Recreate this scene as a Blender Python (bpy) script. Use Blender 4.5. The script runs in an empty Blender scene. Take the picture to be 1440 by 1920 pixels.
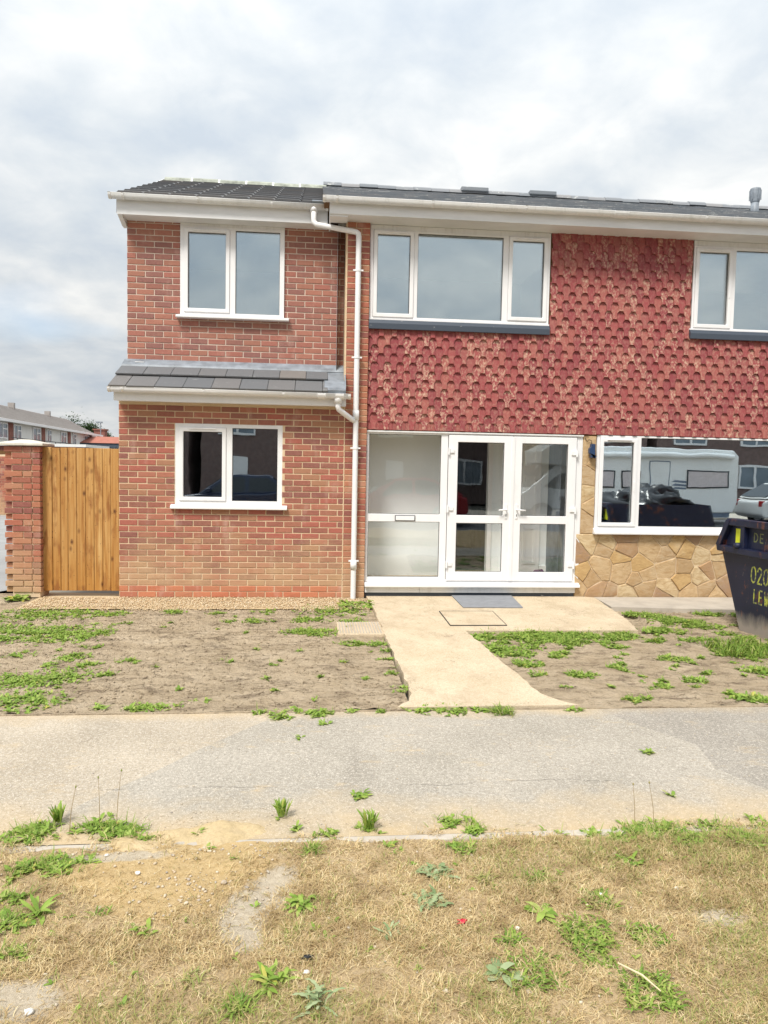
import bpy, math, random
import numpy as np
from mathutils import Matrix, Vector
random.seed(7); rng = np.random.default_rng(7)
C = bpy.context.scene
COL = C.collection
R = math.radians

# ------------------------------------------------------------------ camera
cp, cr, cyaw = R(3.502), R(1.077), R(5.330)
fw = Vector((math.sin(cyaw)*math.cos(cp), math.cos(cyaw)*math.cos(cp), -math.sin(cp)))
rt = Vector((math.cos(cyaw), -math.sin(cyaw), 0))
up = rt.cross(fw)
r2 = math.cos(cr)*rt + math.sin(cr)*up
u2 = -math.sin(cr)*rt + math.cos(cr)*up
cam = bpy.data.cameras.new('camera'); camo = bpy.data.objects.new('camera', cam); COL.objects.link(camo)
camo.matrix_world = Matrix(((r2.x, u2.x, -fw.x, 0), (r2.y, u2.y, -fw.y, -9.3), (r2.z, u2.z, -fw.z, 1.686), (0, 0, 0, 1)))
cam.lens = 36*1370/1920; cam.sensor_width = 36; cam.sensor_fit = 'AUTO'; cam.clip_start = .05; cam.clip_end = 2000
C.camera = camo

# ------------------------------------------------------------------ sky, sun, exposure
SUN_EL, SUN_AZ = R(54), R(212)       # azimuth clockwise from +y: behind the photographer, a little to one side
w = bpy.data.worlds.new('World'); C.world = w; w.use_nodes = True
nt = w.node_tree; nt.nodes.clear()
def wn(t, **k):
    n = nt.nodes.new(t)
    for a, b in k.items(): setattr(n, a, b)
    return n
def wmath(op, a, b=None, clamp=False):
    n = wn('ShaderNodeMath', operation=op, use_clamp=clamp)
    for i, v in enumerate((a, b)):
        if v is None: continue
        if isinstance(v, (int, float)): n.inputs[i].default_value = v
        else: nt.links.new(v, n.inputs[i])
    return n.outputs[0]
out = wn('ShaderNodeOutputWorld'); bg = wn('ShaderNodeBackground'); bg.inputs[1].default_value = .1
sky = wn('ShaderNodeTexSky', sky_type='NISHITA', sun_disc=False)
sky.sun_elevation = SUN_EL; sky.sun_rotation = SUN_AZ
tc = wn('ShaderNodeTexCoord'); sep = wn('ShaderNodeSeparateXYZ'); nt.links.new(tc.outputs['Generated'], sep.inputs[0])
zc = wmath('MAXIMUM', sep.outputs[2], 0.0)
den = wmath('ADD', zc, .30)
comb = wn('ShaderNodeCombineXYZ')
nt.links.new(wmath('DIVIDE', sep.outputs[0], den), comb.inputs[0]); nt.links.new(wmath('DIVIDE', sep.outputs[1], den), comb.inputs[1])
def wnoise(scale, detail, rough, off, dist=0.0):
    mp = wn('ShaderNodeMapping'); mp.inputs['Location'].default_value = off; nt.links.new(comb.outputs[0], mp.inputs[0])
    n = wn('ShaderNodeTexNoise'); n.inputs['Scale'].default_value = scale; n.inputs['Detail'].default_value = detail
    n.inputs['Roughness'].default_value = rough; n.inputs['Distortion'].default_value = dist
    nt.links.new(mp.outputs[0], n.inputs['Vector']); return n.outputs[0]
def wramp(fac, stops):
    r = wn('ShaderNodeValToRGB'); nt.links.new(fac, r.inputs[0]); e = r.color_ramp.elements
    while len(e) < len(stops): e.new(.5)
    for i, (p, c) in enumerate(stops): e[i].position = p; e[i].color = (*c, 1)
    return r.outputs[0]
big = wnoise(1.7, 6, .52, (3.1, 1.4, .0), .35)
fine = wnoise(5.2, 7, .55, (7.7, 2.2, 0), .3)
mixf = wmath('ADD', wmath('MULTIPLY', big, .60), wmath('MULTIPLY', fine, .40))
cloud = wramp(mixf, [(.38, (1.95, 2.17, 2.42)), (.46, (2.3, 2.46, 2.6)), (.54, (2.72, 2.8, 2.84)), (.63, (3.25, 3.25, 3.17))])
gap = wramp(wnoise(.95, 3, .5, (1.2, 6.3, 0)), [(.63, (0, 0, 0)), (.74, (.8, .8, .8))])
mx = wn('ShaderNodeMixRGB'); nt.links.new(gap, mx.inputs[0]); nt.links.new(cloud, mx.inputs[1])
sk2 = wn('ShaderNodeMixRGB', blend_type='MULTIPLY'); sk2.inputs[0].default_value = 1; nt.links.new(sky.outputs[0], sk2.inputs[1]); sk2.inputs[2].default_value = (.6, .6, .6, 1)
nt.links.new(sk2.outputs[0], mx.inputs[2])
# overcast luminance rises towards the zenith (CIE overcast sky)
grad = wmath('ADD', .86, wmath('MULTIPLY', zc, .95))
gm = wn('ShaderNodeMixRGB', blend_type='MULTIPLY'); gm.inputs[0].default_value = 1
nt.links.new(mx.outputs[0], gm.inputs[1]); nt.links.new(grad, gm.inputs[2])
nt.links.new(gm.outputs[0], bg.inputs[0]); nt.links.new(bg.outputs[0], out.inputs[0])

sd = bpy.data.lights.new('sun', 'SUN'); sd.energy = 1.5; sd.angle = R(16); sd.color = (1, .95, .87)
so = bpy.data.objects.new('sun', sd); COL.objects.link(so)
sv = Vector((math.sin(SUN_AZ)*math.cos(SUN_EL), math.cos(SUN_AZ)*math.cos(SUN_EL), math.sin(SUN_EL)))
so.rotation_euler = sv.to_track_quat('Z', 'Y').to_euler(); so.location = (0, -5, 20)
C.view_settings.view_transform = 'Standard'; C.view_settings.look = 'None'; C.view_settings.gamma = 1
C.view_settings.use_curve_mapping = False; C.view_settings.exposure = 1.5
C.cycles.use_denoising = True
C.cycles.max_bounces = 8; C.cycles.transparent_max_bounces = 16; C.cycles.caustics_reflective = False; C.cycles.caustics_refractive = False

# ------------------------------------------------------------------ mesh helpers
class MB:
    def __init__(s): s.v = []; s.f = []
    def box(s, x0, x1, y0, y1, z0, z1):
        b = len(s.v)
        s.v += [(x0, y0, z0), (x1, y0, z0), (x1, y1, z0), (x0, y1, z0), (x0, y0, z1), (x1, y0, z1), (x1, y1, z1), (x0, y1, z1)]
        s.f += [tuple(b+i for i in q) for q in ((3, 2, 1, 0), (4, 5, 6, 7), (0, 1, 5, 4), (1, 2, 6, 5), (2, 3, 7, 6), (3, 0, 4, 7))]
        return s
    def brick(s, cx, y0, cz, wd, dp, ht, ch=.003, j=0.0):   # front face chamfered, front towards -y
        b = len(s.v); x0, x1, z0, z1 = cx-wd/2, cx+wd/2, cz-ht/2, cz+ht/2
        jj = lambda: random.uniform(-j, j)
        s.v += [(x0, y0+ch, z0), (x1, y0+ch, z0), (x1, y0+ch, z1), (x0, y0+ch, z1),
                (x0+ch, y0+jj(), z0+ch), (x1-ch, y0+jj(), z0+ch), (x1-ch, y0+jj(), z1-ch), (x0+ch, y0+jj(), z1-ch),
                (x0, y0+dp, z0), (x1, y0+dp, z0), (x1, y0+dp, z1), (x0, y0+dp, z1)]
        s.f += [tuple(b+i for i in q) for q in ((4, 5, 6, 7), (0, 1, 5, 4), (1, 2, 6, 5), (2, 3, 7, 6), (3, 0, 4, 7), (0, 8, 9, 1), (1, 9, 10, 2), (2, 10, 11, 3), (3, 11, 8, 0), (8, 11, 10, 9))]
        return s
    def prism(s, pts, a0, a1, axis='y'):     # polygon pts (u,v) extruded along axis
        b = len(s.v); n = len(pts)
        def P(u, v, a): return {'y': (u, a, v), 'x': (a, u, v), 'z': (u, v, a)}[axis]
        s.v += [P(u, v, a0) for u, v in pts]+[P(u, v, a1) for u, v in pts]
        s.f += [tuple(range(b, b+n)), tuple(range(b+2*n-1, b+n-1, -1))]
        s.f += [(b+i, b+n+i, b+n+(i+1) % n, b+(i+1) % n) for i in range(n)]
        return s
    def tube(s, pts, r, n=10, closed=True):
        pts = [Vector(p) for p in pts]; rs = r if isinstance(r, (list, tuple)) else [r]*len(pts); b = len(s.v)
        ref = None
        for i, p in enumerate(pts):
            t = ((pts[min(i+1, len(pts)-1)]-p).normalized()+(p-pts[max(i-1, 0)]).normalized()).normalized()
            if ref is None: ref = Vector((0, 0, 1)) if abs(t.z) < .9 else Vector((1, 0, 0))
            a = (ref-t*ref.dot(t)).normalized(); c = t.cross(a); ref = a
            for k in range(n):
                an = 2*math.pi*k/n; s.v.append(tuple(p+(a*math.cos(an)+c*math.sin(an))*rs[i]))
        m = len(pts)
        for i in range(m-1):
            for k in range(n): s.f.append((b+i*n+k, b+i*n+(k+1) % n, b+(i+1)*n+(k+1) % n, b+(i+1)*n+k))
        if closed: s.f += [tuple(b+k for k in range(n-1, -1, -1)), tuple(b+(m-1)*n+k for k in range(n))]
        return s
    def grid(s, xs, zs, solid, y0, y1):      # slab in xz with rectangular holes, shared vertices
        b = len(s.v); nx, nz = len(xs), len(zs)
        ys = y0 if callable(y0) else None
        for y in (y0, y1):
            for z in zs:
                for x in xs: s.v.append((x, y, z))
        I = lambda i, k, l: b+l*nx*nz+k*nx+i
        S = lambda i, k: 0 <= i < nx-1 and 0 <= k < nz-1 and solid(i, k)
        for i in range(nx-1):
            for k in range(nz-1):
                if not S(i, k): continue
                s.f.append((I(i, k, 0), I(i+1, k, 0), I(i+1, k+1, 0), I(i, k+1, 0)))
                s.f.append((I(i, k, 1), I(i, k+1, 1), I(i+1, k+1, 1), I(i+1, k, 1)))
                if not S(i-1, k): s.f.append((I(i, k, 0), I(i, k+1, 0), I(i, k+1, 1), I(i, k, 1)))
                if not S(i+1, k): s.f.append((I(i+1, k, 0), I(i+1, k, 1), I(i+1, k+1, 1), I(i+1, k+1, 0)))
                if not S(i, k-1): s.f.append((I(i, k, 0), I(i, k, 1), I(i+1, k, 1), I(i+1, k, 0)))
                if not S(i, k+1): s.f.append((I(i, k+1, 0), I(i+1, k+1, 0), I(i+1, k+1, 1), I(i, k+1, 1)))
        return s
    def slab(s, x0, x1, z0, z1, holes, y0, y1):
        xs = sorted({x0, x1, *[q for h in holes for q in h[:2] if x0 < q < x1]}); zs = sorted({z0, z1, *[q for h in holes for q in h[2:4] if z0 < q < z1]})
        def solid(i, k):
            mx, mz = (xs[i]+xs[i+1])/2, (zs[k]+zs[k+1])/2
            return not any(h[0] < mx < h[1] and h[2] < mz < h[3] for h in holes)
        return s.grid(xs, zs, solid, y0, y1)
    def mesh(s, name, mat=None, smooth=False):
        me = bpy.data.meshes.new(name); me.from_pydata(s.v, [], s.f); me.update()
        if mat: me.materials.append(mat)
        if smooth: me.shade_smooth()
        return me
def npmesh(name, V, F, mat, smooth=False):      # V (n,3), F (m,k)
    me = bpy.data.meshes.new(name); V = np.ascontiguousarray(V, np.float32); F = np.ascontiguousarray(F, np.int32)
    me.vertices.add(len(V)); me.vertices.foreach_set('co', V.ravel())
    k = F.shape[1]; me.loops.add(F.size); me.loops.foreach_set('vertex_index', F.ravel())
    me.polygons.add(len(F)); me.polygons.foreach_set('loop_start', np.arange(0, F.size, k, dtype=np.int32)); me.polygons.foreach_set('loop_total', np.full(len(F), k, np.int32))
    me.polygons.foreach_set('use_smooth', np.full(len(F), smooth)); me.update(calc_edges=True)
    me.materials.append(mat); return me
def link(name, me, parent=None, loc=(0, 0, 0), rot=(0, 0, 0), scale=None, **props):
    o = bpy.data.objects.new(name, me); COL.objects.link(o); o.location = loc; o.rotation_euler = rot
    if scale: o.scale = scale
    if parent: o.parent = parent
    for k, v in props.items(): o[k] = v
    return o
def part(name, mb, mat, parent, smooth=False, bev=0, **k):
    o = link(name, mb.mesh(name, mat, smooth), parent, **k)
    if bev:
        m = o.modifiers.new('bevel', 'BEVEL'); m.width = bev; m.segments = 2; m.limit_method = 'ANGLE'; m.angle_limit = R(40)
    return o
def thing(name, label, cat, loc=(0, 0, 0), rz=0, group=None):
    o = link(name, None, None, loc, (0, 0, rz), label=label, category=cat)
    if group: o['group'] = group
    return o
def vnoise(x, y, sc, seed=0):               # smooth value noise 0..1
    g = np.random.default_rng(seed).random((64, 64)); u, v = np.asarray(x)*sc+100.3, np.asarray(y)*sc+100.7
    i, j = np.floor(u).astype(int), np.floor(v).astype(int); fu, fv = u-i, v-j; fu = fu*fu*(3-2*fu); fv = fv*fv*(3-2*fv)
    q = lambda a, b: g[a % 64, b % 64]
    return (q(i, j)*(1-fu)+q(i+1, j)*fu)*(1-fv)+(q(i, j+1)*(1-fu)+q(i+1, j+1)*fu)*fv
def fbm(x, y, sc, seed=0, oct=4):
    s = 0; a = .5; t = 0
    for k in range(oct): s = s+a*vnoise(x, y, sc*2**k, seed+k); t += a; a *= .5
    return s/t

# ------------------------------------------------------------------ materials
class NB:
    def __init__(s, name):
        s.m = bpy.data.materials.new(name); s.m.use_nodes = True; s.nt = s.m.node_tree; s.nt.nodes.clear()
        s.out = s.n('ShaderNodeOutputMaterial'); s.b = s.n('ShaderNodeBsdfPrincipled'); s.nt.links.new(s.b.outputs[0], s.out.inputs[0])
        s.pos = s.n('ShaderNodeNewGeometry').outputs['Position']
    def n(s, t, **k):
        q = s.nt.nodes.new(t)
        for a, b in k.items(): setattr(q, a, b)
        return q
    def put(s, sock, v):
        if isinstance(v, bpy.types.NodeSocket): s.nt.links.new(v, sock)
        elif isinstance(v, (tuple, list)) and len(v) == 3 and sock.type == 'RGBA': sock.default_value = (*v, 1)
        else: sock.default_value = v
    def math(s, op, a, b=0.0, clamp=False):
        q = s.n('ShaderNodeMath', operation=op, use_clamp=clamp); s.put(q.inputs[0], a); s.put(q.inputs[1], b); return q.outputs[0]
    def noise(s, scale, detail=4, rough=.55, vec=None, dist=0, stretch=None, dim=None):
        q = s.n('ShaderNodeTexNoise'); v = vec or s.pos
        if stretch:
            mp = s.n('ShaderNodeMapping'); mp.inputs['Scale'].default_value = stretch; s.put(mp.inputs[0], v); v = mp.outputs[0]
        s.put(q.inputs['Vector'], v); q.inputs['Scale'].default_value = scale; q.inputs['Detail'].default_value = detail
        q.inputs['Roughness'].default_value = rough; q.inputs['Distortion'].default_value = dist; return q.outputs[0]
    def vor(s, scale, feature='F1', vec=None, out='Distance'):
        q = s.n('ShaderNodeTexVoronoi', feature=feature); s.put(q.inputs['Vector'], vec or s.pos); q.inputs['Scale'].default_value = scale; return q.outputs[out]
    def ramp(s, fac, stops, interp='LINEAR'):
        r = s.n('ShaderNodeValToRGB'); s.put(r.inputs[0], fac); r.color_ramp.interpolation = interp; e = r.color_ramp.elements
        while len(e) < len(stops): e.new(.5)
        for i, (p, c) in enumerate(stops): e[i].position = p; e[i].color = (*c, 1) if isinstance(c, tuple) else (c, c, c, 1)
        return r.outputs[0]
    def mix(s, fac, a, b, mode='MIX'):
        q = s.n('ShaderNodeMixRGB', blend_type=mode); s.put(q.inputs[0], fac); s.put(q.inputs[1], a); s.put(q.inputs[2], b); return q.outputs[0]
    def rand(s):                            # per object and per loose piece
        a = s.n('ShaderNodeObjectInfo').outputs['Random']; b = s.n('ShaderNodeNewGeometry').outputs['Random Per Island']
        return s.math('FRACT', s.math('ADD', a, s.math('MULTIPLY', b, 7.31)))
    def xyz(s):
        q = s.n('ShaderNodeSeparateXYZ'); s.put(q.inputs[0], s.pos); return q.outputs
    def fin(s, col, rough=.8, spec=.3, bump=None, bs=.3, bd=.01, metal=0):
        s.put(s.b.inputs['Base Color'], col); s.put(s.b.inputs['Roughness'], rough); s.b.inputs['Specular IOR Level'].default_value = spec; s.b.inputs['Metallic'].default_value = metal
        if bump is not None:
            q = s.n('ShaderNodeBump'); q.inputs['Strength'].default_value = bs; q.inputs['Distance'].default_value = bd; s.put(q.inputs['Height'], bump); s.nt.links.new(q.outputs[0], s.b.inputs['Normal'])
        return s.m
def plain(name, col, rough=.6, var=.12, scale=6, spec=.3, bump=0, metal=0):
    b = NB(name); f = b.noise(scale, 5); c = b.ramp(f, [(.3, tuple(x*(1-var) for x in col)), (.7, tuple(min(1, x*(1+var)) for x in col))])
    return b.fin(c, rough, spec, b.noise(scale*12) if bump else None, bump, .004, metal)

def brick_mat(name, stops, dust=True, dirt=.5):
    b = NB(name); r = b.rand(); c = b.ramp(r, stops, 'CONSTANT')
    c = b.mix(b.math('MULTIPLY', b.noise(28, 5, .7), .6), c, (.47, .24, .165))
    c = b.mix(b.ramp(b.noise(9, 6, .7, stretch=(1, 1, 2.2)), [(.55, 0.0), (.75, dirt*.7)]), c, (.12, .05, .05))
    c = b.mix(b.ramp(b.noise(3.1, 6, .65, stretch=(1.6, 1, .6)), [(.55, 0.0), (.75, .5)]), c, (.58, .41, .34))
    if dust:                                 # splashed sand and cement dust on the lowest courses
        z = b.xyz()[2]; f = b.math('ADD', z, b.math('MULTIPLY', b.math('SUBTRACT', b.noise(2.2, 4), .5), 1.1))
        c = b.mix(b.ramp(f, [(.12, .72), (.40, .45), (.80, 0.0)]), c, (.52, .36, .21))
    return b.fin(c, .9, .15, b.noise(120, 5, .7), .6, .004)
m_brick = brick_mat('red multi brick', [(0, (.34, .085, .07)), (.16, (.25, .08, .065)), (.34, (.30, .115, .08)), (.5, (.22, .085, .07)), (.64, (.36, .13, .09)), (.78, (.185, .065, .065)), (.9, (.33, .17, .10))])
m_brick_up = brick_mat('paler red brick', [(0, (.31, .11, .095)), (.2, (.25, .10, .09)), (.4, (.30, .13, .10)), (.58, (.21, .095, .09)), (.72, (.34, .14, .11)), (.85, (.19, .085, .09))], False, .35)
m_brick_old = brick_mat('old orange red brick', [(0, (.36, .10, .065)), (.25, (.24, .06, .055)), (.45, (.40, .15, .085)), (.62, (.29, .085, .06)), (.8, (.19, .05, .055)), (.9, (.42, .20, .12))], True, .4)
m_brick_base = brick_mat('orange engineering brick', [(0, (.52, .16, .08)), (.3, (.48, .19, .10)), (.6, (.56, .20, .10)), (.8, (.45, .15, .09))], False, .15)
def mortar_mat(name, a, bb):
    b = NB(name); c = b.ramp(b.noise(5, 6, .7), [(.3, a), (.7, bb)]); return b.fin(c, .95, .1, b.noise(160, 4), .7, .004)
m_mortar = mortar_mat('buff mortar', (.60, .45, .29), (.72, .57, .40))
m_mortar_up = mortar_mat('pale mortar', (.54, .43, .36), (.66, .55, .46))
m_pvc = plain('white plastic', (.80, .80, .81), .32, .02, 3, .45)
m_pvc_old = plain('weathered white plastic', (.72, .73, .73), .4, .06, 4, .4)
def grimy(name, col, dirt):
    b = NB(name); c = b.ramp(b.noise(3, 5), [(.3, tuple(x*.95 for x in col)), (.7, col)])
    c = b.mix(b.ramp(b.noise(5, 7, .75, stretch=(2.5, 2.5, .6)), [(.50, 0.0), (.72, dirt)]), c, (.42, .41, .37))
    return b.fin(c, .42, .4)
m_pvc = grimy('white plastic', (.80, .80, .81), .14)
m_pvc_old = grimy('weathered white plastic', (.74, .75, .75), .45)
b = NB('painted fascia'); m_fascia = b.fin(b.ramp(b.noise(2.5, 5, .6, stretch=(1, 1, 4)), [(.3, (.66, .67, .68)), (.65, (.76, .77, .78))]), .4, .4)
# glass: reflective double glazing, slightly bowed panes
def glass_mat(name, refl, BUMPS, tint=(.97, .985, .98)):
  b = NB(name); g = b.n('ShaderNodeBsdfGlossy'); g.inputs['Roughness'].default_value = 0.0; g.inputs['Color'].default_value = (.85, .95, 1, 1)
  t = b.n('ShaderNodeBsdfTransparent'); t.inputs['Color'].default_value = (*tint, 1)
  ge = b.n('ShaderNodeNewGeometry'); vd = b.n('ShaderNodeVectorMath', operation='DOT_PRODUCT'); b.put(vd.inputs[0], ge.outputs['True Normal']); b.put(vd.inputs[1], ge.outputs['Incoming'])
  sch = b.math('ADD', b.math('MULTIPLY', b.math('POWER', b.math('SUBTRACT', 1.0, b.math('ABSOLUTE', vd.outputs['Value'])), 5.0), .9), .04)
  bp = b.n('ShaderNodeBump'); bp.inputs['Strength'].default_value = BUMPS; bp.inputs['Distance'].default_value = .03
  b.put(bp.inputs['Height'], b.noise(2.4, 1.5, .4)); b.nt.links.new(bp.outputs[0], g.inputs['Normal'])
  ms = b.n('ShaderNodeMixShader'); b.put(ms.inputs[0], b.math('ADD', sch, refl, True))
  b.nt.links.new(t.outputs[0], ms.inputs[1]); b.nt.links.new(g.outputs[0], ms.inputs[2]); b.nt.links.new(ms.outputs[0], b.out.inputs[0]); return b.m

m_glass = glass_mat('coated window glass', .33, .03)
m_lglass = glass_mat('strongly reflecting glass', .58, .018)
m_pglass = glass_mat('clear porch glass', .035, .04, (1, 1, 1))
m_lead = plain('grey lead sheet', (.22, .25, .285), .5, .35, 7, .5, .25)
m_leadw = NB('weathered dark lead'); b = m_leadw
m_leadw = b.fin(b.mix(b.ramp(b.noise(14, 6, .7, stretch=(.5, 1, 1.6)), [(.66, 0.0), (.7, .8)]), (.055, .07, .095), (.55, .55, .55)), .5, .4)
# clay hanging tiles with pale lichen
b = NB('clay hanging tile'); r = b.rand()
c = b.ramp(r, [(0, (.29, .072, .074)), (.22, (.25, .060, .067)), (.4, (.31, .085, .082)), (.58, (.27, .067, .072)), (.75, (.33, .105, .092)), (.9, (.30, .095, .088))], 'CONSTANT')
li = b.math('MULTIPLY', b.ramp(b.noise(26, 6, .75, stretch=(1.2, 1, .8)), [(.47, 0.0), (.64, 1.0)]), b.ramp(b.math('FRACT', b.math('MULTIPLY', r, 13.7)), [(.25, .2), (.6, .5), (.8, .9), (1, 1.0)]))
c = b.mix(li, c, (.58, .41, .30)); c = b.mix(b.ramp(b.noise(60, 4, .7), [(.55, 0.0), (.8, .3)]), c, (.16, .05, .05))
m_htile = b.fin(c, .88, .2, b.noise(90, 5, .7), .5, .004)
# roofs
b = NB('grey concrete roof tile'); r = b.rand()
c = b.ramp(r, [(0, (.125, .13, .14)), (.5, (.14, .143, .15)), (.85, (.155, .15, .15)), (1, (.18, .165, .155))])
c = b.mix(b.ramp(b.noise(11, 6, .75, stretch=(.5, 1, 1)), [(.60, 0.0), (.74, .6)]), c, (.36, .36, .35))
m_slate = b.fin(c, .75, .3, b.noise(80, 5), .4, .004)
b = NB('old roof tile with lichen'); r = b.rand()
c = b.ramp(r, [(0, (.20, .22, .24)), (.5, (.24, .255, .275)), (1, (.28, .28, .285))])
c = b.mix(b.ramp(b.noise(4.5, 7, .75, stretch=(.6, 1, 1)), [(.57, 0.0), (.63, .85)]), c, (.58, .59, .57))
m_oldroof = b.fin(c, .9, .2, b.noise(60, 4), .4, .005)
m_ridge = plain('mossy ridge tile', (.34, .36, .31), .9, .35, 9, .2, .3)
# crazy paving sandstone
b = NB('sandstone'); r = b.rand()
c = b.ramp(r, [(0, (.46, .32, .18)), (.2, (.55, .40, .235)), (.42, (.50, .37, .23)), (.6, (.60, .47, .29)), (.75, (.42, .27, .16)), (.84, (.53, .36, .17)), (.94, (.36, .24, .16))], 'CONSTANT')
c = b.mix(b.ramp(b.noise(7, 7, .7, stretch=(1, 1, 2.5), dist=1.2), [(.42, 0.0), (.66, .75)]), c, (.38, .23, .10))
c = b.mix(b.ramp(b.noise(3, 5, .6), [(.55, 0.0), (.75, .45)]), c, (.62, .53, .38))
m_stone = b.fin(c, .88, .2, b.noise(26, 7, .65, stretch=(1, 1, 2), dist=.8), .8, .012)
m_stonemortar = mortar_mat('sandy stone mortar', (.56, .44, .29), (.68, .55, .39))
# timber of the gate: boards with grain and knots
b = NB('treated orange pine'); r = b.rand(); cmb = b.n('ShaderNodeCombineXYZ'); X = b.xyz()
b.put(cmb.inputs[0], b.math('ADD', b.math('MULTIPLY', X[0], 1.0), b.math('MULTIPLY', r, 37.0))); b.put(cmb.inputs[1], X[1]); b.put(cmb.inputs[2], X[2])
gr = b.noise(30, 6, .6, vec=cmb.outputs[0], stretch=(1, 1, .035), dist=.6)
c = b.ramp(gr, [(.28, (.26, .11, .03)), (.42, (.44, .22, .065)), (.56, (.54, .31, .11)), (.72, (.62, .40, .17))])
c = b.mix(b.ramp(r, [(0, .0), (1, .3)]), c, (.33, .14, .03))
c = b.mix(b.ramp(b.math('ADD', X[2], b.math('MULTIPLY', b.noise(3, 4), .6)), [(.2, .6), (1.6, 0.0)]), c, (.40, .17, .02))
q = b.n('ShaderNodeTexVoronoi'); mp = b.n('ShaderNodeMapping'); mp.inputs['Scale'].default_value = (1, .2, .55); b.put(mp.inputs[0], cmb.outputs[0]); b.put(q.inputs['Vector'], mp.outputs[0]); q.inputs['Scale'].default_value = 8.5
c = b.mix(b.ramp(q.outputs['Distance'], [(.05, .95), (.10, .6), (.22, 0.0)]), c, (.10, .035, .015)); c = b.mix(b.ramp(b.noise(4.5, 5, .6, stretch=(2.2, 1, .6), vec=cmb.outputs[0]), [(.52, 0.0), (.66, .75)]), c, (.24, .085, .022)); c = b.mix(b.ramp(b.vor(26, vec=mp.outputs[0]), [(.06, .9), (.12, 0.0)]), c, (.09, .035, .02))
m_gate = b.fin(c, .6, .3, gr, .25, .003)
m_wooddark = plain('dark stained timber', (.16, .08, .03), .7, .3, 8)
# ground materials
b = NB('dry bare soil'); f = b.noise(3.0, 7, .68); c = b.ramp(f, [(.30, (.38, .285, .185)), (.44, (.56, .44, .295)), (.6, (.66, .53, .37)), (.75, (.74, .62, .46))])
c = b.mix(b.ramp(b.noise(4.5, 9, .84, stretch=(.6, 1.5, 1)), [(.50, 0.0), (.60, .85)]), c, (.20, .145, .095)); c = b.mix(b.ramp(b.noise(90, 4, .7), [(.4, 0.0), (.8, .45)]), c, (.66, .56, .43))
m_soil = b.fin(c, .97, .1, b.math('ADD', b.noise(60, 6, .75), b.math('MULTIPLY', b.noise(14, 5, .7), 2.0)), 1.0, .035)
b = NB('sandy concrete'); c = b.ramp(b.noise(2.6, 6, .6), [(.3, (.56, .46, .32)), (.7, (.68, .57, .42))]); c = b.mix(b.ramp(b.noise(70, 6, .85), [(.48, 0.0), (.64, .75)]), c, (.36, .27, .17)); c = b.mix(b.ramp(b.vor(80), [(.14, .7), (.28, 0.0)]), c, (.78, .69, .55))
c = b.mix(b.ramp(b.noise(9, 6, .75, stretch=(.5, 1.5, 1)), [(.62, 0.0), (.74, .5)]), c, (.32, .24, .16)); c = b.mix(b.ramp(b.noise(2.2, 8, .75, stretch=(1.3, .7, 1)), [(.50, 0.0), (.66, .55)]), c, (.40, .31, .21)); ln = b.math('ABSOLUTE', b.math('SUBTRACT', b.noise(1.4, 5, .65), .5)); c = b.mix(b.math('MULTIPLY', b.ramp(ln, [(.001, .7), (.004, 0.0)]), b.ramp(b.noise(1.9, 3), [(.47, 0.0), (.53, 1.0)])), c, (.16, .12, .09))
m_path = b.fin(c, .95, .12, b.noise(75, 6, .8), .9, .008)
b = NB('pale grey concrete'); c = b.ramp(b.noise(3.5, 6, .6), [(.3, (.38, .34, .29)), (.7, (.52, .47, .40))]); c = b.mix(b.ramp(b.noise(7, 6, .7), [(.6, 0.0), (.75, .5)]), c, (.24, .22, .19)); m_conc = b.fin(c, .95, .12, b.noise(120, 4), .5, .004)
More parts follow.
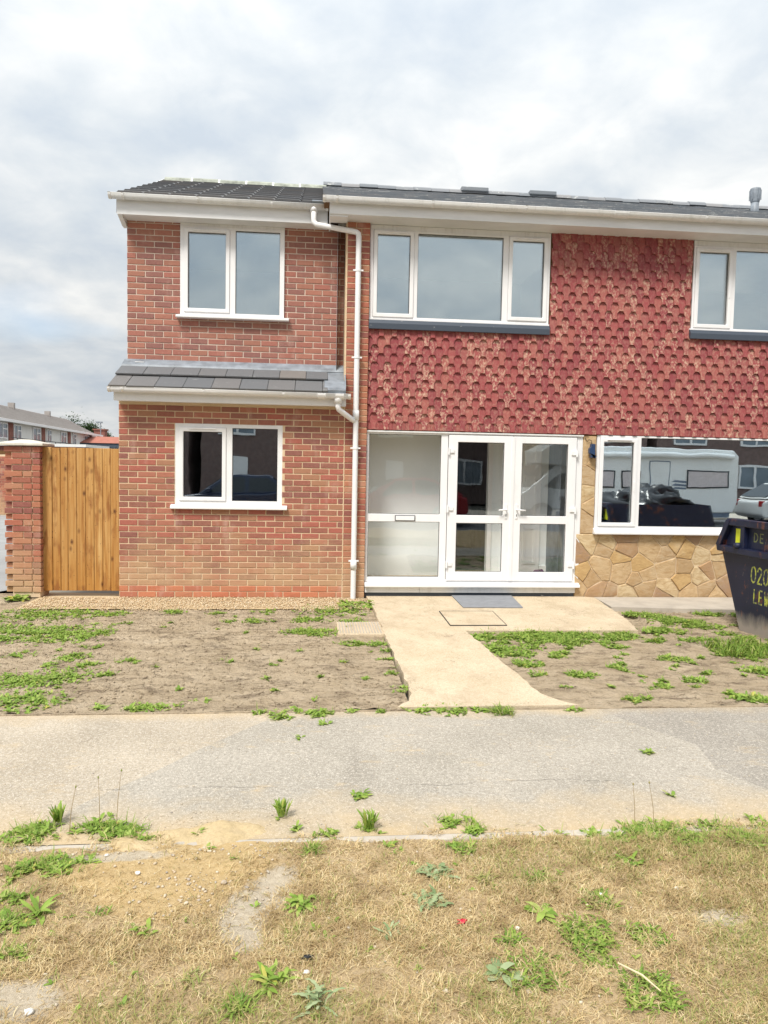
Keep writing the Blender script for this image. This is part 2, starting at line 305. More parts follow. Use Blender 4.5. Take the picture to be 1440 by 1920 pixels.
def asphalt(name, lo, hi, sand_lo, speck):
    b = NB(name); X = b.xyz(); c = b.ramp(b.noise(1.6, 6, .6), [(.3, lo), (.7, hi)])
    c = b.mix(b.ramp(b.noise(.9, 4, .6, stretch=(1, .4, 1)), [(.56, 0.0), (.64, .45)]), c, tuple(x*.68 for x in lo))
    v = b.vor(95); c = b.mix(b.ramp(v, [(.16, speck), (.36, 0.0)]), c, (.72, .67, .59)); c = b.mix(b.ramp(b.vor(60, vec=None), [(.12, speck), (.2, 0.0)]), c, (.20, .19, .18)); c = b.mix(b.ramp(b.noise(48, 8, .88), [(.47, 0.0), (.62, .55)]), c, tuple(x*.42 for x in lo)); c = b.mix(b.ramp(b.noise(38, 8, .88, dist=.3), [(.53, 0.0), (.64, .8)]), c, (.70, .64, .55))
    # drifted building sand along both edges and in patches
    n1 = b.noise(2.4, 6, .7); n2 = b.noise(8, 6, .75, stretch=(.6, 1.6, 1))
    near = b.ramp(b.math('ADD', b.math('MULTIPLY', b.math('ADD', X[1], 6.0), -1.0), b.math('MULTIPLY', n1, .9)), [(.05, 0.0), (.55, .75)])
    far = b.ramp(b.math('ADD', b.math('ADD', X[1], 4.33), b.math('MULTIPLY', n1, .55)), [(.08, 0.0), (.30, .6)])
    pat = b.ramp(b.math('MULTIPLY', n1, n2), [(.30, 0.0), (.42, .55)])
    s = b.math('MAXIMUM', b.math('MAXIMUM', near, far), pat); s = b.math('MULTIPLY', s, sand_lo); c = b.mix(s, c, (.58, .43, .24))
    # hairline cracks
    ln = b.math('ABSOLUTE', b.math('ADD', b.math('ADD', X[1], 5.52), b.math('MULTIPLY', b.math('SUBTRACT', b.noise(2.2, 5, .7), .5), .22)))
    ck = b.math('MULTIPLY', b.ramp(ln, [(.0005, .45), (.0035, 0.0)]), b.ramp(b.noise(1.3, 3), [(.46, 0.0), (.52, 1.0)])); c = b.mix(ck, c, (.05, .045, .04))
    ln2 = b.math('ABSOLUTE', b.math('SUBTRACT', b.noise(1.1, 4, .6, stretch=(1.4, 1, 1)), .5)); ck2 = b.math('MULTIPLY', b.ramp(ln2, [(.0005, .25), (.002, 0.0)]), b.ramp(b.noise(2.1, 3), [(.52, 0.0), (.58, 1.0)])); c = b.mix(ck2, c, (.07, .06, .055))
    return b.fin(c, .95, .12, b.math('SUBTRACT', b.math('ADD', b.noise(110, 5, .8), b.math('MULTIPLY', b.noise(20, 5), .6)), b.math('MULTIPLY', ck, 2.5)), .8, .006)
m_asph = asphalt('worn grey asphalt', (.34, .31, .26), (.44, .40, .34), .9, .75)
m_asph2 = asphalt('worn chipped buff surface', (.39, .335, .26), (.52, .45, .355), .8, .8)
m_asph3 = asphalt('darker asphalt patch', (.28, .255, .22), (.37, .34, .295), .6, .6)
m_road = plain('road asphalt', (.11, .11, .115), .9, .25, 4, .2, .5)
b = NB('verge earth'); at = b.n('ShaderNodeVertexColor'); at.layer_name = 'zone'; sp = b.n('ShaderNodeSeparateColor'); b.put(sp.inputs[0], at.outputs[0])
c = b.ramp(b.noise(9, 7, .7), [(.3, (.34, .245, .14)), (.5, (.52, .39, .23)), (.72, (.66, .52, .33))])
c = b.mix(b.ramp(b.noise(55, 5, .75), [(.48, 0.0), (.74, .6)]), c, (.19, .13, .07)); n = b.noise(14, 6, .7)
c = b.mix(b.ramp(b.math('ADD', sp.outputs[0], b.math('MULTIPLY', b.math('SUBTRACT', n, .5), .9)), [(.3, 0.0), (.55, .9)]), c, b.ramp(b.noise(40, 5), [(.3, (.50, .35, .16)), (.7, (.64, .48, .26))]))
c = b.mix(b.ramp(b.math('ADD', sp.outputs[1], b.math('MULTIPLY', b.math('SUBTRACT', n, .5), .9)), [(.3, 0.0), (.55, .9)]), c, b.ramp(b.noise(50, 5), [(.3, (.47, .40, .30)), (.7, (.60, .53, .42))]))
m_verge = b.fin(c, .97, .1, b.math('ADD', b.noise(130, 5, .75), b.noise(35, 5, .7)), .9, .012)
def leafmat(name, stops, rough=.6, trans=.25, patch=None):
    b = NB(name); r = b.rand(); c = b.ramp(r, stops); c = b.mix(b.math('MULTIPLY', b.noise(60, 3), .35), c, tuple(x*.7 for x in stops[0][1]))
    c = b.mix(b.ramp(b.noise(7, 6, .7), [(.45, 0.0), (.64, .75)]), c, patch) if patch else c
    m = b.fin(c, rough, .25); tr = b.n('ShaderNodeBsdfTranslucent'); b.put(tr.inputs[0], c); ms = b.n('ShaderNodeMixShader'); ms.inputs[0].default_value = trans
    b.nt.links.new(b.b.outputs[0], ms.inputs[1]); b.nt.links.new(tr.outputs[0], ms.inputs[2]); b.nt.links.new(ms.outputs[0], b.out.inputs[0]); return m
m_straw = leafmat('dry straw grass', [(0, (.40, .285, .145)), (.3, (.65, .49, .245)), (.6, (.79, .63, .35)), (.85, (.86, .75, .48)), (.93, (.38, .36, .13)), (1, (.26, .32, .09))], .7, .2, (.34, .23, .11))
m_mixgrass = leafmat('half dry grass', [(0, (.46, .36, .16)), (.4, (.38, .36, .13)), (.7, (.30, .35, .10)), (1, (.22, .31, .07))], .65)
m_grass = leafmat('fresh green grass', [(0, (.13, .23, .035)), (.4, (.22, .34, .055)), (.8, (.34, .44, .085)), (1, (.55, .52, .20))], .55, .3)
m_weed = leafmat('fresh green weed leaf', [(0, (.17, .29, .045)), (.35, (.27, .41, .07)), (.75, (.37, .50, .10)), (.95, (.46, .54, .16)), (1, (.60, .52, .12))], .5, .3)
m_weedblue = leafmat('grey green weed leaf', [(0, (.22, .31, .14)), (.5, (.32, .41, .20)), (1, (.46, .52, .31))], .55)
m_gravel = NB('buff gravel'); b = m_gravel
m_gravel = b.fin(b.ramp(b.rand(), [(0, (.42, .31, .18)), (.3, (.58, .45, .28)), (.6, (.70, .58, .40)), (.85, (.50, .33, .18)), (1, (.78, .70, .56))]), .85, .2)
m_pebble = NB('mixed pebble'); b = m_pebble
m_pebble = b.fin(b.mix(b.math('MULTIPLY', b.noise(80, 4), .3), b.ramp(b.rand(), [(0, (.40, .36, .30)), (.3, (.48, .40, .29)), (.55, (.58, .51, .40)), (.8, (.52, .40, .26)), (1, (.30, .28, .27))]), (.55, .47, .36)), .85, .2)
m_white_stone = plain('pale flint', (.74, .72, .68), .7, .15, 30)
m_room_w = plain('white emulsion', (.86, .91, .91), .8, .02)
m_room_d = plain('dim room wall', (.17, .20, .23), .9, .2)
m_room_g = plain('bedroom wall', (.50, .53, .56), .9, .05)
m_floor = plain('oak laminate', (.60, .50, .36), .6, .15, 5)
m_doorw = plain('white gloss paint', (.86, .87, .86), .35, .02)
m_dark = plain('dark opening', (.03, .032, .035), .9, .2)
m_black = plain('black plastic', (.02, .022, .025), .4, .1)
m_navy = plain('dark blue lamp metal', (.02, .045, .11), .35, .15, 5, .5)

# ------------------------------------------------------------------ ground
def sheet(name, pts, z, mat, th=0.0, kind='structure', **k):
    mb = MB()
    if th: mb.prism(pts, z-th, z, 'z')
    else: mb.v = [(x, y, z) for x, y in pts]; mb.f = [tuple(range(len(pts)))]
    o = link(name, mb.mesh(name, mat), None, kind=kind, **k)
    return o
m_far = plain('far ground', (.20, .19, .16), .95, .2, .3)
sheet('ground', [(-900, -900), (900, -900), (900, 900), (-900, 900)], -.09, m_far)
m_sidepave = plain('light side paving', (.30, .305, .305), .9, .12, 2)
sheet('side_road', [(-22, -4.1), (-4.25, -4.1), (-4.25, .2), (-3.9, .9), (-4.1, 14), (-10, 30), (-40, 30)], -.02, m_sidepave)
# bare garden soil as a displaced sheet
def terrain(name, x0, x1, y0, y1, st, hf, mat, zone=None, kind='structure'):
    nx, ny = int((x1-x0)/st)+1, int((y1-y0)/st)+1
    X, Y = np.meshgrid(np.linspace(x0, x1, nx), np.linspace(y0, y1, ny)); Z = hf(X, Y)
    V = np.stack([X, Y, Z], -1).reshape(-1, 3); i = np.arange(nx*ny).reshape(ny, nx)
    F = np.stack([i[:-1, :-1], i[:-1, 1:], i[1:, 1:], i[1:, :-1]], -1).reshape(-1, 4)
    me = npmesh(name, V, F, mat, True)
    if zone:
        zc_ = zone(X.ravel(), Y.ravel()); a = me.color_attributes.new('zone', 'FLOAT_COLOR', 'POINT'); a.data.foreach_set('color', np.ascontiguousarray(zc_, np.float32).ravel())
    return link(name, me, None, kind=kind)
def soil_h(X, Y):
    n = fbm(X, Y, 2.2, 11); m = fbm(X, Y, 11, 21); return -.012+.040*(n-.5)+.028*np.maximum(m-.5, -.1)+.022*(fbm(X, Y, 22, 5)-.5)
soil = terrain('garden_soil', -4.25, .69, -4.31, .35, .022, lambda X, Y: np.where(Y > -.72, np.minimum(soil_h(X, Y), -.012), soil_h(X, Y)), m_soil)
terrain('garden_soil', 1.62, 8.6, -4.31, .02, .03, lambda X, Y: np.where((Y > -.95) | ((Y > -2.0) & (X < 3.75)), -.04, soil_h(X, Y)+.004), m_soil)
# concrete path, apron and strip (slabs, not touching in one plane)
arc = [(.70, -2.0), (.715, -3.2), (.725, -4.02), (.68, -4.2), (.58, -4.335)]
PO = [(.66, .08), (.70, -.9)]+arc+[(1.90, -4.335), (1.78, -4.22), (1.69, -4.05), (1.645, -3.4), (1.60, -2.6), (1.55, -1.97), (3.40, -1.965), (3.52, -1.4), (3.685, -.02), (3.45, .08)]
PJ = []
for q in range(len(PO)):
    a_, c_ = PO[q], PO[(q+1) % len(PO)]; n = max(1, int(math.hypot(c_[0]-a_[0], c_[1]-a_[1])/.07)) if c_[1] < .05 and a_[1] < .05 else 1
    for t in range(n): PJ.append((a_[0]+(c_[0]-a_[0])*t/n+(random.uniform(-.011, .011) if t else 0), a_[1]+(c_[1]-a_[1])*t/n+(random.uniform(-.008, .008) if t and a_[1] > -4.3 else 0)))
path = sheet('concrete_path', PJ, .020, m_path, .1)
sheet('concrete_strip', [(3.70, .04), (3.66, -.64), (4.2, -.72), (5.2, -.83), (8.4, -.85), (8.4, .04)], .014, m_conc, .1)
sheet('garden_edging', [(-5, -4.36), (8.6, -4.36), (8.6, -4.335), (1.93, -4.335), (1.93, -4.345), (.56, -4.345), (.56, -4.335), (-5, -4.335)], .005, m_soil, .1)
# pavement: three surfaces that butt along uneven joints
J1 = [(-.36, -4.362), (-.30, -4.5), (-.47, -4.72), (-.66, -4.98), (-.86, -5.30), (-1.10, -5.62), (-1.22, -5.82), (-1.30, -6.062)]
J2 = [(2.02, -4.362), (2.16, -4.7), (2.38, -5.05), (2.30, -5.4), (2.46, -5.75), (2.52, -6.062)]
sheet('pavement', J1+J2[::-1], 0, m_asph)
sheet('pavement', [(-12, -4.362)]+J1+[(-12, -6.062)], 0, m_asph2)
sheet('pavement', J2+[(12, -6.062), (12, -4.362)], 0, m_asph3)
edge = thing('edging_kerb', 'weathered concrete edging between pavement and dry verge half hidden by weeds', 'kerb', (0, -6.09, 0))
x = -7.2
while x < 8:
    l = .914; mb = MB().box(x, x+l-.006, -.026, .024, -.12, .004+random.uniform(-.005, .004)); part('kerb_stone', mb, m_conc, edge, bev=.006); x += l
# verge
sheet('verge_bed', [(-20, -6.13), (20, -6.13), (20, -6.05), (-20, -6.05)], -.02, m_verge)
SAND = [(-.48, -6.0, .28, .13), (-.56, -6.18, .32, .14), (-.66, -6.38, .28, .20), (-.42, -6.34, .24, .15), (-.9, -6.3, .2, .08), (-.55, -6.55, .16, .1)]
BARE = [(-.12, -6.40, .075, .07), (-.19, -6.52, .10, .09), (-.26, -6.66, .09, .11), (-.22, -6.78, .06, .06), (-.92, -7.02, .16, .09), (1.55, -6.75, .1, .06), (-.85, -6.2, .25, .05)]
def gauss(x, y, L): return np.clip(sum(np.exp(-((x-a)/c)**2-((y-b_)/d)**2) for a, b_, c, d in L), 0, 1)
def verge_h(X, Y): return .012+.03*(fbm(X, Y, 2.5, 31)-.5)+.036*(fbm(X, Y, 9, 41)-.5)-.012*gauss(X, Y, BARE)+.012*gauss(X, Y, SAND)-.012*np.clip((Y+6.2)/.08, 0, 1)
def vzone(X, Y):
    z = np.zeros((len(X), 4)); z[:, 0] = gauss(X, Y, SAND); z[:, 1] = gauss(X, Y, BARE); z[:, 3] = 1; return z
terrain('verge', -3.6, 5.0, -9.9, -6.108, .02, verge_h, m_verge, vzone)
sheet('verge_outer', [(-30, -10.2), (30, -10.2), (30, -6.1), (5.0, -6.1), (5.0, -9.9), (-3.6, -9.9), (-3.6, -6.1), (-30, -6.1)], -.004, m_verge)
kb = thing('road_kerb', 'long grey concrete kerb between grass verge and road', 'kerb', (0, -10.3, 0)); part('kerb_stone', MB().box(-40, 40, -.06, .09, -.2, .0), m_conc, kb)
sheet('road', [(-60, -17), (60, -17), (60, -10.36), (-60, -10.36)], -.07, m_road)
sheet('far_pavement', [(-60, -20), (60, -20), (60, -17), (-60, -17)], .0, m_conc, .2)

def spill_h(X, Y): return -.030+.046*gauss(X, Y, [(-.50, -6.03, .24, .13), (-.62, -6.12, .2, .10), (-.36, -5.97, .16, .08), (-.75, -6.06, .2, .07)])+.045*(fbm(X, Y, 8, 8)-.5)+.012*(fbm(X, Y, 40, 9)-.5)
b = NB('loose building sand'); m_sand = b.fin(b.mix(b.ramp(b.noise(70, 6, .8), [(.45, 0.0), (.68, .6)]), b.ramp(b.noise(6, 5), [(.3, (.52, .40, .22)), (.7, (.64, .51, .32))]), (.36, .27, .16)), .97, .1, b.noise(90, 6, .8), .9, .008)
terrain('sand_spill', -1.3, .2, -6.45, -5.7, .012, spill_h, m_sand, None, 'stuff')
# ------------------------------------------------------------------ the house
house = thing('terraced_house', 'two storey red brick and tile hung house with white windows, glazed porch and side extension', 'house')
G_UP = [(-1.765, -.447, 3.59, 4.70)]; G_LO = [(-1.753, -.430, 1.16, 2.186)]
HX = 8.4
# brick templates (shared)
TB = {}
def brick_mesh(mat, L):
    k = (mat.name, L)
    if k not in TB: TB[k] = [MB().brick(0, 0, 0, L, .09, .0625, .0035, .0016).mesh('brick', mat) for _ in range(3)]
    return random.choice(TB[k])
def lay(parent, x0, x1, z0, z1, holes, y, mats, phase, most=300, key=None, course=.075, joint=.0125, recess=None):
    L = .225; rows = int(round((z1-z0)/course)); todo = []
    for r in range(rows):
        zc_ = z0+(r+.5)*course; xx = x0-((r+phase) % 2)*L/2
        while xx < x1-.01:
            a, b_ = max(xx, x0), min(xx+L, x1); segs = [(a, b_)]
            for h in holes:
                if h[2] < zc_+.02 and zc_-.02 < h[3]:
                    ns = []
                    for s, e in segs:
                        if e <= h[0] or s >= h[1]: ns.append((s, e)); continue
                        if s < h[0]: ns.append((s, h[0]))
                        if e > h[1]: ns.append((h[1], e))
                    segs = ns
            for s, e in segs:
                if e-s > .035: todo.append((s+(joint if s == xx else 0)*.5, e-joint*.5, zc_))
            xx += L
    todo.sort(key=key or (lambda q: 0)); rest = {}
    for i, (s, e, zc_) in enumerate(todo):
        mat = mats(zc_); dy = random.uniform(-.0016, .0022); wd = e-s
        if i < most:
            o = link('brick', brick_mesh(mat, .2145), parent, ((s+e)/2, y+dy, zc_), (0, random.uniform(-.006, .006), random.uniform(-.006, .006)), (wd/.2145, 1, 1))
        else: rest.setdefault(mat, MB()).brick((s+e)/2, y+dy, zc_, wd, .09, .065, .0035, .0015)
    for mat, mb in rest.items(): part('bricks', mb, mat, parent, kind='stuff')
# ground floor projecting wall of the extension
lo = part('brick_wall', MB().slab(-2.43, .345, 0, 2.46, G_LO, .007, .13), m_mortar, house, label='projecting ground floor brick wall with dusty lowest courses')
lay(lo, -2.43, .345, .005, 2.43, G_LO, 0, lambda z: m_brick_base if z < .155 else m_brick, 0, 300, lambda q: -q[2])
# upper wall, set back
uw = part('brick_wall', MB().slab(-2.43, .33, 2.85, 4.80, G_UP, .427, .55), m_mortar_up, house, label='set back upper storey brick wall of the extension')
lay(uw, -2.43, .335, 2.925, 4.80, G_UP, .42, lambda z: m_brick_up, 1, 300)
# party pier: three faces, brick by brick
pier = part('brick_pier', MB().box(.357, .625, .008, .5, 0, 4.80), m_mortar, house, label='narrow old orange brick pier behind the downpipe')
part('mortar_joint', MB().box(.333, .352, .004, .43, 0, 4.79), m_mortar, pier)
for r in range(64):
    z = .005+.075*(r+.5)
    for s, e in (((.352, .52), (.531, .63)) if r % 2 else ((.352, .455), (.466, .63))):
        link('brick', brick_mesh(m_brick_old, .2145), pier, ((s+e)/2, random.uniform(-.001, .002), z), scale=((e-s)/.2145, 1, 1))
# side and rear shells
part('side_wall', MB().box(-2.43, -2.33, .13, 6.4, 0, 2.46).box(-2.43, -2.33, .55, 6.4, 2.46, 4.8), m_brick_up, house)
part('gable_wall', MB().prism([(.50, 4.8), (6.1, 4.8), (3.05, 6.05)], -2.42, -2.32, 'x'), m_brick_up, house)
part('rear_wall', MB().box(-2.43, HX, 6.4, 6.5, 0, 4.9), m_brick_up, house)
part('end_wall', MB().box(HX-.1, HX, .12, 6.4, 0, 4.8), m_brick_up, house)

# front wall backing of the main house (between and round the openings)
OP_PORCH = (.632, 3.482, .0, 2.16); OP_LR = (3.667, 6.80, .86, 2.16); OP_UW = (.632, 2.964, 3.53, 4.70); OP_UR = (4.886, 7.2, 3.56, 4.70)
fwall = part('front_wall', MB().slab(.628, HX, 0, 4.82, [OP_PORCH, OP_LR, OP_UW, OP_UR], .10, .24), m_stonemortar, house)

# hanging tiles
def tile_outline(w=.163, h=.232, gauge=.107):
    r = .052; hw = w/2; pts = [(-hw, h), (-hw, gauge)]
    cx = -hw
    for k in range(1, 9):
        a = R(90-k*11.25); pts.append((cx+r*math.cos(a), (gauge-r)+r*math.sin(a)))
    pts += [(cx+r, .002), (cx+r+.002, 0)]
    return pts+[(-x, y) for x, y in pts[::-1]]
TO = tile_outline()
def htile_mb(mb=None, at=(0, 0, 0), tilt=.135, jr=0.0, clip=None):
    mb = mb or MB(); n = len(TO); b0 = len(mb.v); th = .017
    pts = TO if not clip else [(min(max(x, clip[0]), clip[1]), z) for x, z in TO]
    ca, sa = math.cos(jr), math.sin(jr)
    for dy in (-th, 0):
        for x, z in pts:
            xx, zz = x*ca-z*sa, x*sa+z*ca
            bow = -.0015*math.cos(x/.0815*1.2)
            mb.v.append((at[0]+xx, at[1]+dy+zz*tilt+bow, at[2]+zz))
    mb.f += [tuple(range(b0+n-1, b0-1, -1)), tuple(range(b0+n, b0+2*n))]+[(b0+i, b0+(i+1) % n, b0+n+(i+1) % n, b0+n+i) for i in range(n)]
    return mb
hang = part('tile_hanging', MB().slab(.632, HX, 2.165, 4.81, [OP_UW, OP_UR], .068, .098), m_wooddark, house, label='wall covering of red club shaped hanging tiles with pale lichen')
tmesh = [htile_mb(jr=random.uniform(-.012, .012)).mesh('hanging_tile', m_htile) for _ in range(4)]
gauge, tw = .107, .1645; tl = []
z0 = 2.168
for r in range(25):
    z = z0+r*gauge; off = .5*tw*(r % 2)
    for k in range(-1, 50):
        xc = .632+tw*.5+off+k*tw; a, b_ = xc-tw/2, xc+tw/2
        lim = [.632, HX]
        if z+.06 > OP_UW[2]-.10 and z < 4.70:
            for h in (OP_UW, OP_UR):
                if a < h[1] and b_ > h[0]:
                    if xc > h[1]-.0: lim[0] = max(lim[0], h[1]+.012)
                    elif xc < h[0]: lim[1] = min(lim[1], h[0]-.012)
                    else: lim = None; break
        if lim is None or b_ < lim[0]+.02 or a > lim[1]-.02: continue
        tl.append((xc, z, (max(lim[0]-xc, -tw), min(lim[1]-xc, tw)) if a < lim[0] or b_ > lim[1] else None))
tl.sort(key=lambda q: (q[2] is not None, (q[0]-2.8)**2*.35+(q[1]-2.2)**2)); rest = MB()
for i, (xc, z, cl) in enumerate(tl):
    y = .046+random.uniform(-.003, .002)
    if i < 300 and cl is None: link('hanging_tile', random.choice(tmesh), hang, (xc+random.uniform(-.002, .002), y, z+random.uniform(-.002, .002)))
    else: htile_mb(rest, (xc, y, z), jr=random.uniform(-.012, .012), clip=cl)
part('hanging_tiles', rest, m_htile, hang, kind='stuff')
ec = MB(); k = 0
while .634+k*tw < HX: ec.box(.634+k*tw+.001, .634+(k+1)*tw-.001, .044, .060, 2.166, 2.33); k += 1
part('eaves_tiles', ec, m_htile, hang, kind='stuff')
part('tile_batten', MB().box(.634, HX, .058, .098, 2.150, 2.164), m_wooddark, hang)

# crazy paving stones (voronoi cells shrunk, each its own stone)
def clip_poly(poly, nx, nz, d):            # keep n.p <= d
    o = []
    for i in range(len(poly)):
        p, q = poly[i], poly[(i+1) % len(poly)]; a, c_ = p[0]*nx+p[1]*nz-d, q[0]*nx+q[1]*nz-d
        if a <= 0: o.append(p)
        if (a < 0) != (c_ < 0) and a != c_: t = a/(a-c_); o.append((p[0]+(q[0]-p[0])*t, p[1]+(q[1]-p[1])*t))
    return o
def stones(parent, regions, y, size):
    for x0, x1, z0, z1 in regions:
        nx_, nz_ = max(1, round((x1-x0)/size)), max(1, round((z1-z0)/size)); P = []
        sx, sz = (x1-x0)/nx_, (z1-z0)/nz_
        for i in range(nx_):
            for k in range(nz_):
                P.append((x0+(i+.5+random.uniform(-.62, .62))*sx, z0+(k+.5+random.uniform(-.62, .62))*sz))
        for i, p in enumerate(P):
            poly = [(x0, z0), (x1, z0), (x1, z1), (x0, z1)]
            for j, q in enumerate(P):
                if i == j: continue
                dx, dz = q[0]-p[0], q[1]-p[1]; l = math.hypot(dx, dz)
                if l > size*3.2: continue
                poly = clip_poly(poly, dx/l, dz/l, ((q[0]**2+q[1]**2)-(p[0]**2+p[1]**2))/(2*l)-random.uniform(.002, .007))
                if len(poly) < 3: break
            if len(poly) < 3: continue
            cx = sum(a for a, _ in poly)/len(poly); cz = sum(b_ for _, b_ in poly)/len(poly); prm = random.uniform(.007, .022); tx, tz = random.uniform(-.05, .05), random.uniform(-.05, .05)
            # roughen the outline
            rp = []
            for q in range(len(poly)):
                a, c_ = poly[q], poly[(q+1) % len(poly)]; n = max(1, int(math.hypot(c_[0]-a[0], c_[1]-a[1])/.06))
                for t in range(n):
                    u = t/n; jx, jz = (random.uniform(-.004, .004), random.uniform(-.004, .004)) if t else (0, 0); rp.append((a[0]+(c_[0]-a[0])*u+jx-cx, a[1]+(c_[1]-a[1])*u+jz-cz))
            n = len(rp); mb = MB()
            mb.v = [(a, .03, c_) for a, c_ in rp]+[(a, -prm*.45, c_) for a, c_ in rp]+[(a*.93, -prm+a*tx+c_*tz+random.uniform(-.002, .002), c_*.93) for a, c_ in rp]+[(0, -prm-random.uniform(0, .006), 0)]
            mb.f = [(i0+l_*n, (i0+1) % n+l_*n, (i0+1) % n+(l_+1)*n, i0+(l_+1)*n) for l_ in (0, 1) for i0 in range(n)]+[(2*n+i0, 2*n+(i0+1) % n, 3*n) for i0 in range(n)]
            part('stone', mb, m_stone, parent, loc=(cx, y, cz))
random.seed(21)
clad = part('stone_cladding', MB().slab(3.486, HX, 0, 2.158, [(3.667, 6.80, .86, 3)], .07, .097), m_stonemortar, house, label='random sandstone cladding of irregular ochre stones')
stones(clad, [(3.43, HX, .0, .855)], .072, .215)
stones(clad, [(3.490, 3.665, .86, 2.15), ], .072, .20)
stones(clad, [(6.81, HX, .86, 2.15)], .072, .22)

# windows
def window(x0, x1, z0, z1, y, cells, label, sill=None, room=None, vent=(), glass=None):
    wdw = part('window', MB().slab(x0, x1, z0, z1, [(c[0]-(.052 if c[4] else 0), c[1]+(.052 if c[4] else 0), c[2]-(.052 if c[4] else 0), c[3]+(.052 if c[4] else 0)) for c in cells], y, y+.075), m_pvc, house, bev=.004, label=label)
    for c in cells:
        if c[4]:
            part('sash', MB().slab(c[0]-.050, c[1]+.050, c[2]-.050, c[3]+.050, [c[:4]], y-.014, y+.06), m_pvc, wdw, bev=.007)
            if c[4] == 2: part('handle', MB().box(c[1]+.008, c[1]+.03, y-.02, y+.0, (c[2]+c[3])/2-.12, (c[2]+c[3])/2+.02), m_pvc, wdw, bev=.004)
        part('gasket', MB().slab(c[0]-.004, c[1]+.004, c[2]-.004, c[3]+.004, [(c[0]+.005, c[1]-.005, c[2]+.005, c[3]-.005)], y+.021, y+.027), m_black, wdw)
        part('pane', MB().box(c[0]-.003, c[1]+.003, y+.030, y+.050, c[2]-.003, c[3]+.003), glass or m_glass, wdw)
    for c in vent: part('trickle_vent', MB().box(c[0], c[1], y-.028, y-.002, c[2], c[2]+.018), m_pvc, wdw, bev=.004)
    if sill: part('window_sill', MB().prism([(-.055, sill[2]), (-.06, sill[2]+.006), (-.06, sill[2]+.028), (.0, sill[3]), (.07, sill[3]), (.07, sill[2])], sill[0], sill[1], 'x'), m_pvc, wdw, bev=.004, loc=(0, y-.01, 0))
    if room:
        d, m = room; rm = MB(); X0, X1, Z0, Z1, Y0, Y1 = x0-.4, x1+.4, z0-.7, z1+.12, y+.22, y+d
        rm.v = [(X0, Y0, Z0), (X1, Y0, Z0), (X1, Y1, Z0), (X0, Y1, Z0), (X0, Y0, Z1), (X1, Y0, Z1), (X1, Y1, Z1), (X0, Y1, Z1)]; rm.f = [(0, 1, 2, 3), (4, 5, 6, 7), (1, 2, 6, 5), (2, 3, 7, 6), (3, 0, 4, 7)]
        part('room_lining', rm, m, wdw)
    return wdw
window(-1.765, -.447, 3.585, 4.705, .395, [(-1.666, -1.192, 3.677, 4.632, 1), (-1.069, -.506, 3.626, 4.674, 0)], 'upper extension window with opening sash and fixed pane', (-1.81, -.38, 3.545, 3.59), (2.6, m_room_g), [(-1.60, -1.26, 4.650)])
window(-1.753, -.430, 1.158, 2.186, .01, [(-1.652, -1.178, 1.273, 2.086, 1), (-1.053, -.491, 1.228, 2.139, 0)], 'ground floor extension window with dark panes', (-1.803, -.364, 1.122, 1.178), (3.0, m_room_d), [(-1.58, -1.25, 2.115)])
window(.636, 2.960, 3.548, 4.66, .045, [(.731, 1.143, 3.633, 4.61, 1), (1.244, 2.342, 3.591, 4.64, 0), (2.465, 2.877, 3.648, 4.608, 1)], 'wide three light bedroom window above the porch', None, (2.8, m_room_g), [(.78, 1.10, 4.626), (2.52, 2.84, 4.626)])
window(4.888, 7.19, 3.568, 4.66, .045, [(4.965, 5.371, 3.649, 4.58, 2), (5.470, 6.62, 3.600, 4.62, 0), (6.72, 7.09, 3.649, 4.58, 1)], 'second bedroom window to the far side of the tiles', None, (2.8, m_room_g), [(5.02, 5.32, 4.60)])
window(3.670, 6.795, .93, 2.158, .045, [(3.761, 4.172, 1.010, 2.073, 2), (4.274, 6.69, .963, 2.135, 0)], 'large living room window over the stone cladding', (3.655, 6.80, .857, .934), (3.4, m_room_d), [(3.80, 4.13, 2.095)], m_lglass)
for x0, x1, zt in ((.632, 2.966, 3.548), (4.86, 7.22, 3.568)):
    part('lead_flashing', MB().prism([(.10, zt), (.02, zt-.004), (-.004, zt-.05), (-.002, zt-.118), (.012, zt-.122), (.05, zt-.06)], x0, x1, 'x'), m_leadw, house, label='dark lead apron under a bedroom window')
    part('timber_sill', MB().box(x0, x1, .03, .12, zt-.001, zt+.018), m_pvc, house)

for x0, x1, z0_, y_ in ((.636, 2.96, 4.662, .050), (4.888, 7.19, 4.662, .050), (-1.765, -.447, 4.707, .40)):
    part('head_trim', MB().box(x0, x1, y_, y_+.06, z0_, 4.724 if y_ < .1 else 4.742), m_pvc_old, house)
# glazed porch screen with double doors
porch = part('porch_screen', MB().slab(.634, 3.482, .205, 2.150, [(.667, 1.601, .268, .988), (.667, 1.601, 1.088, 2.112), (1.690, 3.405, .236, 2.122)], .06, .14), m_pvc, house, bev=.004, label='white glazed porch screen with fixed side light')
for z0_, z1_ in ((.268, .988), (1.088, 2.112)):
    part('pane', MB().box(.664, 1.604, .098, .118, z0_-.003, z1_+.003), m_pglass, porch)
    part('gasket', MB().slab(.663, 1.605, z0_-.004, z1_+.004, [(.672, 1.596, z0_+.005, z1_-.005)], .084, .09), m_black, porch)
lb = part('letterbox', MB().slab(1.016, 1.278, .999, 1.072, [(1.024, 1.270, 1.006, 1.065)], .048, .066), m_black, porch)
part('letterbox_flap', MB().box(1.0245, 1.2695, .045, .06, 1.0065, 1.0645), m_pvc, porch, bev=.004)
part('cill', MB().prism([(-.035, .150), (-.035, .176), (.02, .203), (.12, .203), (.12, .150)], .634, 3.475, 'x'), m_pvc, porch, bev=.003)
part('plinth_board', MB().box(.640, 1.348, .02, .05, .072, .148), m_pvc_old, porch)
